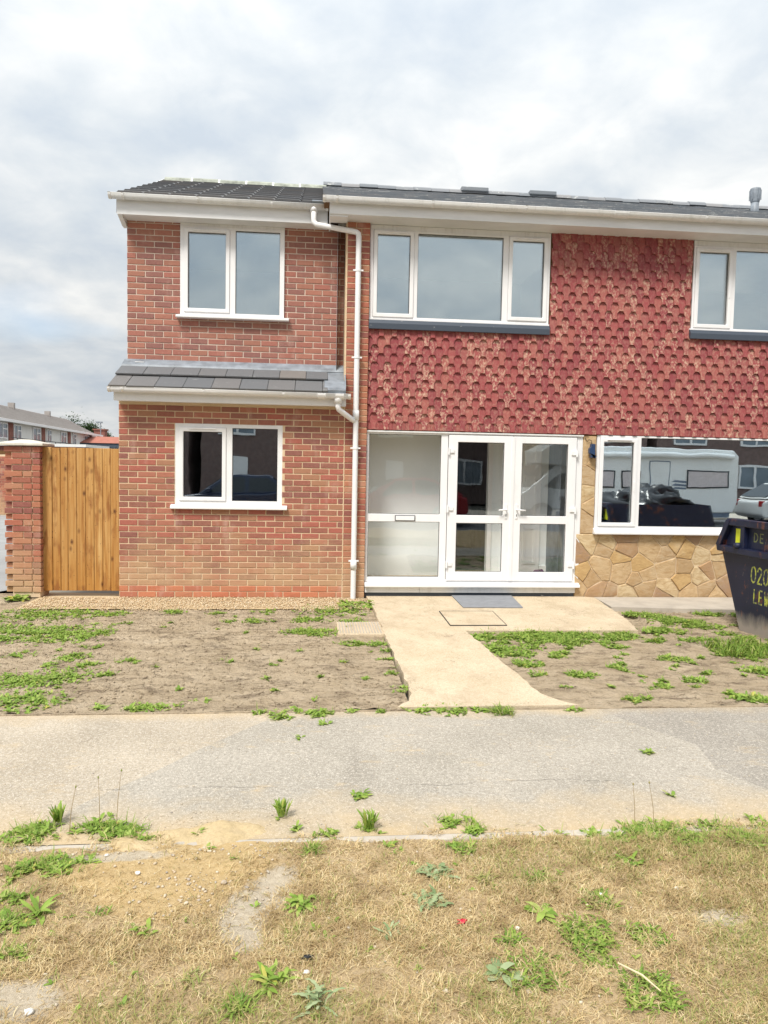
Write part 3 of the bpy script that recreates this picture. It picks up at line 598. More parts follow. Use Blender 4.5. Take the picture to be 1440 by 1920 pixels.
part('plinth_board', MB().box(1.352, 3.425, .02, .05, .072, .148), m_pvc_old, porch)
part('damp_course', MB().box(.640, 3.42, .055, .14, .012, .15), m_leadw, porch)
part('head_trim', MB().box(.634, 3.482, .035, .09, 2.137, 2.154), m_pvc_old, porch)
def leaf(x0, x1, gx0, gx1, hx, hs):
    d = part('door', MB().slab(x0, x1, .226, 2.118, [(gx0, gx1, .344, .981), (gx0, gx1, 1.085, 2.030)], .042, .10), m_pvc, house, bev=.005, label='white half glazed porch door '+('with dark hall behind' if hs > 0 else 'with white hall behind'))
    for z0_, z1_ in ((.344, .981), (1.085, 2.030)):
        part('pane', MB().box(gx0-.003, gx1+.003, .068, .086, z0_-.003, z1_+.003), m_pglass, d)
        part('gasket', MB().slab(gx0-.004, gx1+.004, z0_-.004, z1_+.004, [(gx0+.005, gx1-.005, z0_+.005, z1_-.005)], .056, .062), m_black, d)
    part('handle_plate', MB().box(hx-.016, hx+.016, .032, .044, 1.045, 1.235), m_pvc, d, bev=.004)
    part('handle', MB().tube([(hx, .034, 1.165), (hx, .0, 1.165), (hx+hs*.012, -.012, 1.163), (hx+hs*.11, -.014, 1.158)], [.011, .011, .011, .009], 8), m_pvc, d, True)
    part('keyhole', MB().box(hx-.004, hx+.004, .029, .033, 1.075, 1.105), m_black, d)
    for z in (.44, 1.165, 1.91):
        xh = x0 if hs < 0 else x1
        hg = part('hinge', MB().tube([(xh, .022, z-.045), (xh, .022, z+.045)], .013, 8).box(min(xh, xh-hs*.07), max(xh, xh-hs*.07), .026, .045, z-.02, z+.03), m_pvc, d)
leaf(1.698, 2.541, 1.818, 2.429, 2.470, -1)
leaf(2.553, 3.397, 2.666, 3.281, 2.610, 1)
part('meeting_strip', MB().box(2.528, 2.566, .030, .046, .23, 2.115), m_pvc, house)
# hall seen through the porch glass
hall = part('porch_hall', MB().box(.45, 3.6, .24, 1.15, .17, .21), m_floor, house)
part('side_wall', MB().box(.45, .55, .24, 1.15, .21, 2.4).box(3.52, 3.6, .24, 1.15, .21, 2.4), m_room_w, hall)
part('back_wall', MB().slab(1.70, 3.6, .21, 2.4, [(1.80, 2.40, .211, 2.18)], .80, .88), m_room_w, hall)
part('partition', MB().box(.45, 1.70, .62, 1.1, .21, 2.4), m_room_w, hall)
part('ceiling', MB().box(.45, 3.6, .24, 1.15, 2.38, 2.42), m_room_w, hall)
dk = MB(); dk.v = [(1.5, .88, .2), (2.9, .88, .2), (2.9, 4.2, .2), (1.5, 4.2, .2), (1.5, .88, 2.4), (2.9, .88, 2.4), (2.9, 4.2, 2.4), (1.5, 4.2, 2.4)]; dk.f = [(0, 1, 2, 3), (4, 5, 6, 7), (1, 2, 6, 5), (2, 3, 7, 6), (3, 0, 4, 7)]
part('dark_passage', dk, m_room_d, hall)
part('door_casing', MB().slab(1.74, 2.46, .21, 2.24, [(1.80, 2.40, .2, 2.18)], .775, .802), m_doorw, hall)
pd = part('panelled_door', MB().box(2.62, 3.16, .765, .80, .212, 2.18), m_doorw, hall, bev=.004)
for px0, px1 in ((2.68, 2.86), (2.92, 3.10)):
    for pz0, pz1 in ((.36, .88), (1.02, 1.62), (1.74, 2.06)): part('door_panel', MB().slab(px0, px1, pz0, pz1, [(px0+.03, px1-.03, pz0+.03, pz1-.03)], 0.752, .766), m_doorw, hall)
part('skirting_board', MB().box(3.17, 3.51, .78, .80, .212, .33), m_doorw, hall)
part('floor_toy', MB().tube([(2.98, .45, .24), (3.02, .45, .27), (3.10, .45, .28), (3.16, .45, .24)], [.03, .05, .05, .02], 8), plain('blue and red cloth', (.12, .05, .12), .8, .6, 30), hall, True)
part('wall_light', MB().prism([(3.585+.026*math.cos(R(a)), 1.96) for a in (0,)]+[(3.60, 1.94), (3.60, 2.12), (3.545, 2.12), (3.545, 2.08), (3.525, 2.06), (3.525, 2.0), (3.545, 1.98), (3.545, 1.94)], -.02, .045), m_navy, house, bev=.006, loc=(0.02, -.01, -.08), label='dark blue up and down wall lamp')
part('lamp_cable', MB().tube([(3.60, .045, 2.04), (3.585, .03, 2.085), (3.55, .03, 2.10), (3.53, .035, 2.07), (3.505, .05, 2.12)], .004, 6), m_black, house)

# eaves: fascia, soffit, gutters
def eaves(x0, x1, yf, ywall, zb, zt, mat, endcap):
    part('fascia_board', MB().box(x0, x1, yf, yf+.02, zb, zt), mat, house, bev=.002)
    part('soffit', MB().box(x0+.005, x1, yf+.021, ywall, zb+.006, zb+.02), mat, house)
def gutter(x0, x1, yc, zt, r, mat, step, fall=0.0, label=None):
    prof = [(r*math.cos(R(a)), r*math.sin(R(a))) for a in range(180, 361, 20)]; prof = [(-r-.004, .006)]+prof+[(r+.004, .006)]
    inner = [(p[0]*.9, p[1]*.88+.004) for p in prof[1:-1]][::-1]; P = prof+inner; mb = MB(); n = len(P); mb.v = [(x0, yc+a, zt+c_-fall*0) for a, c_ in P]+[(x1, yc+a, zt+c_+fall) for a, c_ in P]
    mb.f = [(i, (i+1) % n, n+(i+1) % n, n+i) for i in range(n)]+[tuple(range(n-1, -1, -1)), tuple(range(n, 2*n))]
    g = part('gutter', mb, mat, house, True, label=label or 'white half round gutter')
    for xe, f_ in ((x0, 0), (x1, fall)): part('stop_end', MB().prism([(yc+a*1.06, zt+c_*1.06+f_) for a, c_ in prof], xe-.012, xe+.02, 'x'), mat, g)
    x = x0+.16
    while x < x1-.1:
        t = (x-x0)/(x1-x0); bm = MB(); q = [(yc+a*1.07, zt+c_*1.07+fall*t) for a, c_ in prof]; q2 = [(yc+a*.98, zt+c_*.98+fall*t) for a, c_ in prof][::-1]
        bm.prism(q+q2, x-.014, x+.014, 'x'); part('bracket', bm, mat, g); x += step
    return g
eaves(-2.487, .10, .17, .43, 4.738, 4.93, m_fascia, True)
eaves(.118, HX, -.28, .08, 4.722, 4.90, m_fascia, True)
# boxed end of the extension eaves
part('box_end', MB().prism([(.19, 4.74), (.42, 4.67), (.50, 4.67), (.50, 4.95), (.19, 4.93)], -2.487, -2.434, 'x'), m_fascia, house)
part('barge_board', MB().prism([(.19, 4.93), (3.05, 6.26), (6.2, 4.93), (6.2, 4.78), (3.05, 6.1), (.19, 4.75)], -2.50, -2.488, 'x'), m_fascia, house)
part('box_end', MB().box(.118, .138, -.258, .40, 4.722, 4.93), m_fascia, house)
part('soffit_end', MB().box(.120, .34, -.258, -.02, 4.700, 4.727), m_fascia, house)
gutter(-2.556, .085, .115, 4.955, .056, m_pvc_old, .9, -.014, 'white half round gutter of the upper extension roof')
gutter(.045, HX, -.34, 4.890, .056, m_pvc_old, 1.15, -.01, 'weathered half round gutter of the main roof')
part('gutter_union', MB().prism([(-.34+.064*math.cos(R(a)), 4.888+.066*math.sin(R(a))) for a in range(180, 361, 20)], 3.62, 3.80, 'x'), m_pvc_old, house, label='strapped joint in the main gutter')
# lean-to roof over the ground floor
part('fascia_board', MB().box(-2.437, .352, -.20, -.18, 2.428, 2.55), m_pvc, house, bev=.002, label='fascia of the lean-to roof')
part('soffit', MB().box(-2.43, .35, -.179, .0, 2.436, 2.448), m_pvc, house)
gutter(-2.47, .385, -.265, 2.578, .055, m_pvc, .95, -.012, 'white gutter of the lean-to roof')
for x in (.05, .27): part('gutter_clip', MB().prism([(-.265+.063*math.cos(R(a)), 2.568+.066*math.sin(R(a))) for a in range(180, 361, 20)], x-.05, x+.05, 'x'), m_pvc, house)
# run: y -.30 (z 2.585) up to y .42 (z 2.945)
lt = part('lean_to_roof', MB().prism([(-.27, 2.555), (.42, 2.90), (.42, 2.56), (-.17, 2.555)], -2.452, .335, 'x'), m_wooddark, house, label='small lean-to roof of flat grey tiles')
sl = math.atan2(.345, .69)
def flat_tile(w, l, th):
    mb = MB().box(0, w, 0, l, 0, th); return mb
for row, (s0, ln) in enumerate(((-.02, .44), (.34, .37))):
    x = -2.468
    first = True
    k = 0
    while x < .09:
        wd = .205 if (row == 0 and k == 0) else .332
        wd = min(wd, .13-x)
        t0 = link('roof_tile', flat_tile(wd-.004, ln, .024).mesh('roof_tile', m_slate), lt, (x, -.30+s0*math.cos(sl)-.006, 2.568+s0*math.sin(sl)+.018+row*.02+random.uniform(-.002, .003)), (sl-.045, random.uniform(-.004, .004), random.uniform(-.004, .004)))
        m = t0.modifiers.new('bevel', 'BEVEL'); m.width = .004; m.segments = 1
        x += wd; k += 1
part('lead_flashing', MB().prism([(.26, 2.90), (.27, 2.925), (.409, 3.01), (.419, 3.01), (.419, 2.90)], -2.46, .335, 'x'), m_lead, lt, label='grey lead flashing dressed against the upper wall')
part('lead_gutter', MB().prism([(-.30, 2.612), (.40, 2.962), (.40, 2.94), (-.28, 2.56)], .085, .345, 'x'), m_lead, lt, label='lead soaker against the brick pier')
part('lead_upstand', MB().prism([(-.20, 2.65), (.40, 2.95), (.40, 3.05), (-.02, 2.83)], .338, .35, 'x'), m_lead, lt)
part('white_sticker', MB().box(-2.31, -2.20, .315, .345, 2.957, 2.966), m_pvc, lt)
# upper extension roof: tile by tile
er = part('extension_roof', MB().prism([(.19, 4.96), (3.05, 6.20), (6.3, 4.94), (6.0, 4.90), (.4, 4.90)], -2.455, .05, 'x'), m_wooddark, house, label='extension roof of grey interlocking tiles with pale ridge')
s2 = math.atan2(1.26, 2.95); tm = None
mbt = MB().prism([(0, .0), (.03, .026), (.30, .026), (.33, .008), (.33, 0)], 0, .40, 'y'); tm = mbt.mesh('roof_tile', m_slate)
for row in range(9):
    s0 = row*.352
    for k in range(8):
        link('roof_tile', tm, er, (-2.475+k*.318, .075+s0*math.cos(s2), 4.948+s0*math.sin(s2)+.012+random.uniform(-.002, .003)), (s2-.055, 0, random.uniform(-.004, .004)))
rp = [(.12*math.cos(R(a)), .085*math.sin(R(a))) for a in range(0, 181, 30)]
for k in range(6): part('ridge_tile', MB().prism([(3.05+a, 6.19+c_+(.006 if k % 2 else 0)) for a, c_ in rp], -2.475+k*.43, -2.475+k*.43+.424, 'x'), m_ridge, er)
for k in range(1, 6): part('ridge_joint', MB().prism([(3.05+a*1.03, 6.192+c_*1.04) for a, c_ in rp], -2.475+k*.43-.018, -2.475+k*.43+.012, 'x'), m_pvc_old, er)
part('valley_lead', MB().prism([(.05, 4.97), (1.2, 5.43), (1.2, 5.40), (.1, 4.94)], -.10, .12, 'x'), m_lead, er, label='bright lead where the two roofs meet')
# main roof: plain tiles in rows
mr = part('main_roof', MB().prism([(-.30, 4.90), (3.2, 6.30), (6.7, 4.90)], .052, HX, 'x'), m_wooddark, house, label='old main roof of small grey tiles with pale lichen')
s3 = math.atan2(1.40, 3.5); rt_ = MB(); L3 = math.hypot(1.5, 3.5)
cs, sn = math.cos(s3), math.sin(s3)
for row in range(36):
    d0 = -.05+row*.104; x = .04-(row % 2)*.083
    while x < HX:
        w_ = .163; j = random.uniform(-.003, .006); b0 = len(rt_.v); d1 = d0+.17; h0, h1 = .030+j, .012
        x0_, x1_ = max(x, .04), x+w_
        for xx in (x0_, x1_):
            for d_, hh in ((d0, h0-.014), (d0, h0), (d1, h1)): rt_.v.append((xx, -.30+d_*cs-hh*sn, 4.90+d_*sn+hh*cs))
        rt_.f += [(b0, b0+1, b0+4, b0+3), (b0+1, b0+2, b0+5, b0+4), (b0, b0+2, b0+1), (b0+3, b0+4, b0+5)]
        x += .166
part('roof_tiles', rt_, m_oldroof, mr, kind='stuff')
for k in range(28):
    z_ = 6.302+random.uniform(-.008, .008); part('ridge_tile', MB().prism([(3.2+a*1.1, z_+c_) for a, c_ in rp], .052+k*.30, .052+k*.30+.297, 'x'), m_oldroof, mr)
for x in (2.35, 3.52): part('ridge_vent', MB().box(x, x+.46, 3.04, 3.36, 6.33, 6.395), m_oldroof, mr, bev=.01)
fl = part('flue_pipe', MB().tube([(7.06, 2.3, 5.8), (7.06, 2.3, 6.12)], .062, 14), m_lead, mr, True, label='short grey vent pipe with louvred cowl')
part('flue_cowl', MB().tube([(7.06, 2.3, 6.10), (7.06, 2.3, 6.12), (7.06, 2.3, 6.13), (7.06, 2.3, 6.30), (7.06, 2.3, 6.325), (7.06, 2.3, 6.33)], [.064, .07, .072, .085, .08, .05], 14), m_lead, mr, True)
for a in range(0, 360, 60): part('cowl_fin', MB().box(-.005, .005, .070, .092, 6.14, 6.30), m_lead, mr, loc=(7.06, 2.3, 0), rot=(0, 0, R(a)))
part('flue_slate', MB().prism([(2.0, 5.82), (2.6, 6.055), (2.6, 6.07), (2.0, 5.84)], 6.8, 7.32, 'x'), m_lead, mr)
# downpipes
dp = part('downpipe', MB().tube([(.484, -.06, 4.545), (.484, -.06, 4.54), (.484, -.06, 4.53), (.484, -.06, 2.4), (.484, -.06, .02), (.484, -.06, .01), (.484, -.06, .0)], .034, 14), m_pvc, house, True, label='white plastic downpipe on the brick pier')
part('swan_neck', MB().tube([(-.075, .105, 4.93), (-.075, .10, 4.76), (-.068, .095, 4.725), (-.04, .085, 4.70), (.40, -.04, 4.60), (.455, -.055, 4.585), (.48, -.06, 4.565), (.484, -.06, 4.50)], .034, 14), m_pvc, dp, True)
part('branch_pipe', MB().tube([(.252, -.265, 2.53), (.252, -.26, 2.42), (.262, -.25, 2.385), (.30, -.22, 2.36), (.44, -.08, 2.275), (.484, -.06, 2.25)], .033, 14), m_pvc, dp, True)
part('outlet', MB().tube([(-.075, .115, 4.93), (-.075, .115, 4.86)], .048, 14), m_pvc, dp, True)
part('outlet', MB().tube([(.252, -.265, 2.56), (.252, -.265, 2.46)], .046, 14), m_pvc, dp, True)
for z in (4.12, 3.05, 1.92, .49):
    part('bracket', MB().tube([(.484, -.06, z-.012), (.484, -.06, z+.012)], .040, 14).box(.42, .548, -.075, -.045, z-.009, z+.009), m_pvc, dp)
for z in (2.33, .44): part('pipe_socket', MB().tube([(.484, -.06, z-.06), (.484, -.06, z+.06)], .041, 14), m_pvc, dp, True)

# small things on the apron
mat_o = thing('doormat', 'thin grey rubber doormat lying before the porch doors', 'doormat', (2.15, -.33, .022)); mp_ = MB().prism([(-.37, .40), (.43, .40), (.35, -.44), (-.38, -.42)], .001, .013, 'z')
part('mat_pad', mp_, plain('grey rubber mat', (.25, .26, .28), .85, .1, 12, .2, .4), mat_o, bev=.003)
ic = thing('inspection_cover', 'concrete filled inspection cover set in the path apron', 'manhole cover', (1.75, -1.36, .022))
part('cover_tray', MB().prism([(-.30, .37), (.32, .37), (.29, -.37), (-.31, -.37)], .001, .007, 'z'), m_path, ic)
for p0, p1 in (((-.305, .378), (.325, .378)), ((.325, .378), (.295, -.378)), ((.295, -.378), (-.315, -.378)), ((-.315, -.378), (-.305, .378))): part('cover_rim', MB().tube([(*p0, .004), (*p1, .004)], .005, 6), m_dark, ic)
dc = thing('drain_cover', 'ribbed buff drain cover beside the path among weeds', 'drain cover', (.47, -1.78, 0)); part('cover_plate', MB().box(-.235, .235, -.29, .29, -.05, .012), m_path, dc, bev=.006)
for k in range(15): part('rib', MB().box(-.215+k*.0295, -.205+k*.0295, -.26, .26, .012, .019), m_conc, dc)

# ------------------------------------------------------------------ gate, gate pier
gate = thing('garden_gate', 'new orange timber garden gate between brick pier and extension wall', 'gate', (-2.93, .10, .07))
xb = -.455
for k, wd in enumerate((.125, .098, .088, .105, .108, .102, .104, .10, .105)):
    d_ = -.012 if k in (0, 8) else 0
    part('board', MB().prism([(xb+.003, d_), (xb+.003, .02), (xb+wd-.001, .02), (xb+wd-.001, d_+.006), (xb+wd-.010, d_)], 0, 1.785+random.uniform(-.004, .004), 'z'), m_gate, gate, bev=.003); xb += wd
part('rail', MB().box(-.45, .47, .021, .06, .2, .3), m_gate, gate); part('rail', MB().box(-.45, .47, .021, .06, 1.5, 1.6), m_gate, gate)
part('gate_post', MB().box(.48, .502, -.03, .06, -.05, 1.79), m_gate, gate)
gp = thing('gate_pier', 'square red brick gate pier with pale capstone and missing corner bricks', 'gate pier', (-3.58, .12, 0))
part('pier_core', MB().box(-.125, .195, -.105, .205, 0, 1.85), m_mortar, gp)
for r in range(24):
    z = .06+.075*(r+.5)
    if r % 2: segs = ((-.21, .0), (.012, .115), (.125, .212))
    else: segs = ((-.118, .103), (.113, .212))
    for s, e in segs: link('brick', brick_mesh(m_brick_old, .2145), gp, ((s+e)/2, -.118+random.uniform(-.004, .003), z), scale=((e-s)/.2145, 1.0, 1))
    if not r % 2: link('brick', brick_mesh(m_brick_old, .2145), gp, (-.168, -.085, z), scale=(.082/.2145, 1.0, 1), label='brick set back in its slot')
    for s, e in ((-.09, .10), (.112, .21)): link('brick', brick_mesh(m_brick_old, .2145), gp, (.212, (s+e)/2, z), (0, 0, R(90)), ((e-s)/.2145, 1, 1))
cpm = MB(); B_, T_ = .262, .05
cpm.v = [(sx*B_, .045+sy*B_*.8, h) for h in (1.868, 1.90) for sx, sy in ((-1, -1), (1, -1), (1, 1), (-1, 1))]+[(sx*T_, .045+sy*T_, 1.945) for sx, sy in ((-1, -1), (1, -1), (1, 1), (-1, 1))]
cpm.f = [(3, 2, 1, 0), (8, 9, 10, 11)]+[(l*4+i, l*4+(i+1) % 4, l*4+4+(i+1) % 4, l*4+4+i) for l in (0, 1) for i in range(4)]
part('capstone', cpm, plain('pale cast stone', (.62, .59, .52), .85, .12, 10, .2, .3), gp, bev=.006)

# ------------------------------------------------------------------ builder's skip
b = NB('scuffed navy paint'); f = b.noise(6, 7, .75, stretch=(1, 1, .5)); c = b.ramp(b.noise(2, 4), [(.3, (.004, .007, .026)), (.7, (.008, .013, .042))])
c = b.mix(b.ramp(f, [(.57, 0.0), (.62, .9)]), c, (.13, .045, .025)); c = b.mix(b.ramp(b.noise(10, 7, .8, stretch=(1, 1, .35)), [(.63, 0.0), (.67, .7)]), c, (.33, .29, .24))
z = b.xyz()[2]; c = b.mix(b.ramp(b.math('ADD', z, b.math('MULTIPLY', b.noise(7, 5, .7, stretch=(1, 1, .3)), .25)), [(.20, .85), (.34, 0.0)]), c, (.33, .29, .25)); m_skip = b.fin(c, .5, .4, f, .2, .004)
b = NB('worn yellow stencil paint'); m_yel = b.fin(b.mix(b.ramp(b.noise(22, 6, .8), [(.46, 0.0), (.56, .9)]), (.46, .49, .07), (.03, .04, .08)), .6, .3); m_yelb = plain('yellow reflective tape', (.66, .72, .03), .4, .1, 20)
skip = thing('builders_skip', 'scuffed dark blue builders skip with yellow stencilled numbers', 'skip', (4.6, -1.84, -.01), R(2))
# local: x into the skip's width (+x), y negative towards the road
W_ = 1.62
def hull(y0, y1, yt0, yt1, z0, z1, x0, x1):     # tapered side profile, vertical long sides
    mb = MB(); mb.prism([(y0, z0), (y1, z0), (yt1, z1), (yt0, z1)], x0, x1, 'x'); return mb
mbk = MB(); t_ = .012
prof = [(0, .0), (-2.05, .0), (-2.45, .86), (.40, .86)]
mbk.prism(prof, 0, t_, 'x'); mbk.prism(prof, W_-t_, W_, 'x')
mbk.prism([(.0, 0), (.40, .86), (.388, .86), (-.012, .012)], t_, W_-t_, 'x'); mbk.prism([(-2.05, 0), (-2.45, .86), (-2.438, .86), (-2.038, .012)], t_, W_-t_, 'x'); mbk.box(t_, W_-t_, -2.04, -.01, .002, .014)
part('hull', mbk, m_skip, skip)
part('lower_rail', MB().prism([(.42, .90), (.40, .83), (-2.45, .83), (-2.47, .90)], -.06, .02, 'x'), m_skip, skip, bev=.008)
part('top_rail', MB().prism([(.235, 1.205), (.27, 1.13), (-2.32, 1.13), (-2.28, 1.205)], -.055, .035, 'x'), m_skip, skip, bev=.008)
part('corner_post', MB().prism([(.43, .895), (.34, .895), (.17, 1.19), (.25, 1.19)], -.062, .03, 'x'), m_skip, skip, bev=.006)
part('upper_panel', MB().prism([(.38, .88), (-2.43, .88), (-2.27, 1.19), (.22, 1.19)], .0, .012, 'x'), m_skip, skip)
part('upper_panel', MB().prism([(.38, .88), (-2.43, .88), (-2.27, 1.19), (.22, 1.19)], W_-.012, W_, 'x'), m_skip, skip)
part('end_panel', MB().prism([(.40, .86), (.22, 1.19), (.208, 1.19), (.388, .86)], .012, W_-.012, 'x'), m_skip, skip)
for yy in (-.04, -.62, -1.2, -1.8): part('stiffener', MB().box(-.05, .0, yy-.035, yy+.035, .90, 1.14), m_skip, skip, bev=.004)
part('reflective_tape', MB().box(-.004, -.001, .03, .14, .93, 1.10), m_yelb, skip)
part('lifting_lug', MB().tube([(-.09, .02, .92), (.0, .02, .92)], .035, 10), m_skip, skip, True)
GL = {'0': [[(.5, 0), (.15, .12), (0, .35), (0, .65), (.15, .88), (.4, 1)], [(.6, 1), (.85, .88), (1, .65), (1, .35), (.85, .12), (.6, 0)]], '2': [[(0, .75), (.15, .93), (.5, 1), (.85, .9), (.95, .7), (.6, .42), (0.05, 0), (1, 0)]], 'L': [[(0, 1), (0, 0), (.8, 0)]], 'E': [[(0, 0), (0, 1), (.8, 1)], [(.1, .5), (.7, .5)], [(.1, 0), (.8, 0)]], 'W': [[(0, 1), (.25, 0), (.5, .7), (.75, 0), (1, 1)]], 'D': [[(0, 0), (0, 1), (.6, .95), (.95, .65), (.95, .35), (.6, .05), (0, 0)]], '8': [[(.5, .52), (.1, .7), (.15, .93), (.5, 1), (.85, .93), (.9, .7), (.5, .52), (.05, .28), (.15, .06), (.5, 0), (.85, .06), (.95, .28), (.5, .52)]], 'I': [[(.4, 0), (.4, 1)]], 'S': [[(.95, .85), (.6, 1), (.15, .92), (.05, .72), (.85, .35), (.9, .15), (.5, 0), (.05, .12)]]}
def stencil(txt, y, z, h, wd, gap, xs, wt=.011, mat=m_yel):
    mb = MB()
    for ch in txt:
        for st in GL.get(ch, []):
            for (a, c_), (d, e) in zip(st[:-1], st[1:]):
                p, q = Vector((y-a*wd, z+c_*h)), Vector((y-d*wd, z+e*h)); t = (q-p).normalized(); n = Vector((-t.y, t.x))*wt; t = t*wt*.5
                pts = [p-n-t, q-n+t, q+n+t, p+n-t]; b0 = len(mb.v); xs -= .00001; mb.v += [(xs, a_.x, a_.y) for a_ in pts]+[(xs-.0008, a_.x, a_.y) for a_ in pts]; mb.f += [(b0, b0+1, b0+2, b0+3), (b0+4, b0+7, b0+6, b0+5)]+[(b0+i, b0+4+i, b0+4+(i+1) % 4, b0+(i+1) % 4) for i in range(4)]
        y -= wd+gap
    part('lettering', mb, mat, skip)
stencil('020', -.16, .555, .165, .072, .030, -.0008, .009); stencil('LEW', -.22, .345, .14, .055, .032, -.0008, .008); stencil('DE', -.18, .985, .09, .06, .04, -.0012, .006, plain('faded yellow stencil', (.16, .18, .08), .7, .3, 30))
m_bag = plain('black bin bag plastic', (.018, .019, .024), .28, .3, 8, .5)
def lump(name, r, sc, seed, mat, n=14, bumps=.28):
    mb = MB(); rg = np.random.default_rng(seed)
    ph = rg.uniform(0, 6.28, (6,)); fr_ = rg.uniform(1.5, 5, (6, 2))
    for i in range(1, n):
        th = math.pi*i/n
        for k in range(n*2):
            a = math.pi*k/n; q = 1+bumps*sum(math.sin(fr_[j, 0]*th*1.3+round(fr_[j, 1])*a+ph[j]) for j in range(6))/3
            mb.v.append((r*sc[0]*q*math.sin(th)*math.cos(a), r*sc[1]*q*math.sin(th)*math.sin(a), r*sc[2]*q*math.cos(th)))
    m_ = n*2
    for i in range(n-2):
        for k in range(m_): mb.f.append((i*m_+k, (i+1)*m_+k, (i+1)*m_+(k+1) % m_, i*m_+(k+1) % m_))
    mb.f += [tuple(range(m_)), tuple(range((n-2)*m_+m_-1, (n-2)*m_-1, -1))]
    return mb.mesh(name, mat, True)
bagspec = [(5.45, -1.95, 1.08, .34, 'nearest the house end'), (5.6, -2.05, 1.16, .40, 'at the back of the house end'), (5.1, -2.6, 1.14, .38, 'in the middle of the near side'), (5.75, -2.75, 1.22, .42, 'topmost of the heap'), (5.2, -3.3, 1.1, .38, 'towards the road end')]
for i, (x, y, z, r, wh) in enumerate(bagspec): link('rubbish_bag', lump('rubbish_bag', r, (1.1, 1, .62), i+3, m_bag), None, (x, y, z-.05), label='shiny black rubbish bag heaped in the skip '+wh, category='rubbish bag', group='black bags heaped in the skip')
rb = lump('rubble_heap', .75, (.95, 1.35, .55), 99, m_dark); link('rubble_heap', rb, None, (5.42, -2.7, .72), kind='stuff')

# ------------------------------------------------------------------ gravel, pebbles, plants
OCT_V = np.array([(1, 0, 0), (0, 1, 0), (-1, 0, 0), (0, -1, 0), (0, 0, 1), (0, 0, -1)], float); OCT_F = np.array([(0, 1, 4), (1, 2, 4), (2, 3, 4), (3, 0, 4), (1, 0, 5), (2, 1, 5), (3, 2, 5), (0, 3, 5)])
def ico():
    p = (1+5**.5)/2; v = np.array([(-1, p, 0), (1, p, 0), (-1, -p, 0), (1, -p, 0), (0, -1, p), (0, 1, p), (0, -1, -p), (0, 1, -p), (p, 0, -1), (p, 0, 1), (-p, 0, -1), (-p, 0, 1)], float)/math.hypot(1, p)
    return v, np.array([(0, 11, 5), (0, 5, 1), (0, 1, 7), (0, 7, 10), (0, 10, 11), (1, 5, 9), (5, 11, 4), (11, 10, 2), (10, 7, 6), (7, 1, 8), (3, 9, 4), (3, 4, 2), (3, 2, 6), (3, 6, 8), (3, 8, 9), (4, 9, 5), (2, 4, 11), (6, 2, 10), (8, 6, 7), (9, 8, 1)])
def stones_mesh(name, P, rad, mat, tv, tf, flat=.65):
    n = len(P); a = rng.uniform(0, 6.28, n); sc = rad[:, None]*rng.uniform(.65, 1.25, (n, 3)); sc[:, 2] *= flat
    V = tv[None]*sc[:, None, :]*rng.uniform(.82, 1.18, (n, len(tv), 1)); c_, s_ = np.cos(a)[:, None], np.sin(a)[:, None]
    V = np.stack([V[..., 0]*c_-V[..., 1]*s_, V[..., 0]*s_+V[..., 1]*c_, V[..., 2]], -1)+P[:, None, :]
    F = tf[None]+(np.arange(n)*len(tv))[:, None, None]
    return npmesh(name, V.reshape(-1, 3), F.reshape(-1, 3), mat, True)
n = 15000; gx, gy = rng.uniform(-3.36, .66, n), rng.uniform(-.82, .0, n); keep = (gy > -.70+.14*(fbm(gx, gy, 4, 3)-.5)*4-.08) & ~((gx > .36) & (gy > -.02)) & (rng.random(n) < np.where(gy < -.6, .5, 1))
gx, gy = gx[keep], gy[keep]; link('gravel', stones_mesh('gravel', np.stack([gx, gy, rng.uniform(-.006, .012, len(gx))], 1), rng.uniform(.006, .013, len(gx)), m_gravel, OCT_V, OCT_F), None, kind='stuff')
sheet('gravel_bed', [(-3.40, -.70), (.60, -.72), (.60, .0), (-3.40, .4)], -.004, m_gravel)
IV, IF = ico()
n = 15000; px = rng.uniform(-4.2, 8, n); py = rng.uniform(-4.28, -.75, n); k = ((px < .67) | (px > 1.7)) & ~((px > .2) & (px < .75) & (py > -2.1)) & ~((px > 1.5) & (px < 3.75) & (py > -2)); px, py = px[k], py[k]
link('soil_crumbs', stones_mesh('soil_crumbs', np.stack([px, py, soil_h(px, py)+.002], 1), rng.uniform(.003, .017, len(px)), m_soil, OCT_V, OCT_F), None, kind='stuff')
px = np.concatenate([rng.uniform(-2, 3, 380), rng.normal(-.42, .16, 130), rng.normal(-.5, .3, 150)]); py = np.concatenate([rng.uniform(-7.6, -6.15, 380), rng.normal(-6.5, .09, 130), rng.normal(-6.15, .1, 150)]); k = py < -6.13; px, py = px[k], py[k]
link('verge_pebbles', stones_mesh('verge_pebbles', np.stack([px, py, verge_h(px, py)+.003], 1), rng.uniform(.002, .009, len(px)), m_pebble, IV, IF), None, kind='stuff')
px = np.concatenate([rng.uniform(-3, 4, 500), rng.normal(-.4, .5, 250)]); py = np.concatenate([rng.uniform(-6, -4.4, 500), -5.98+np.abs(rng.normal(0, .12, 250))])
link('pavement_grit', stones_mesh('pavement_grit', np.stack([px, py, np.full(len(px), .002)], 1), rng.uniform(.0015, .006, len(px)), m_pebble, OCT_V, OCT_F), None, kind='stuff')

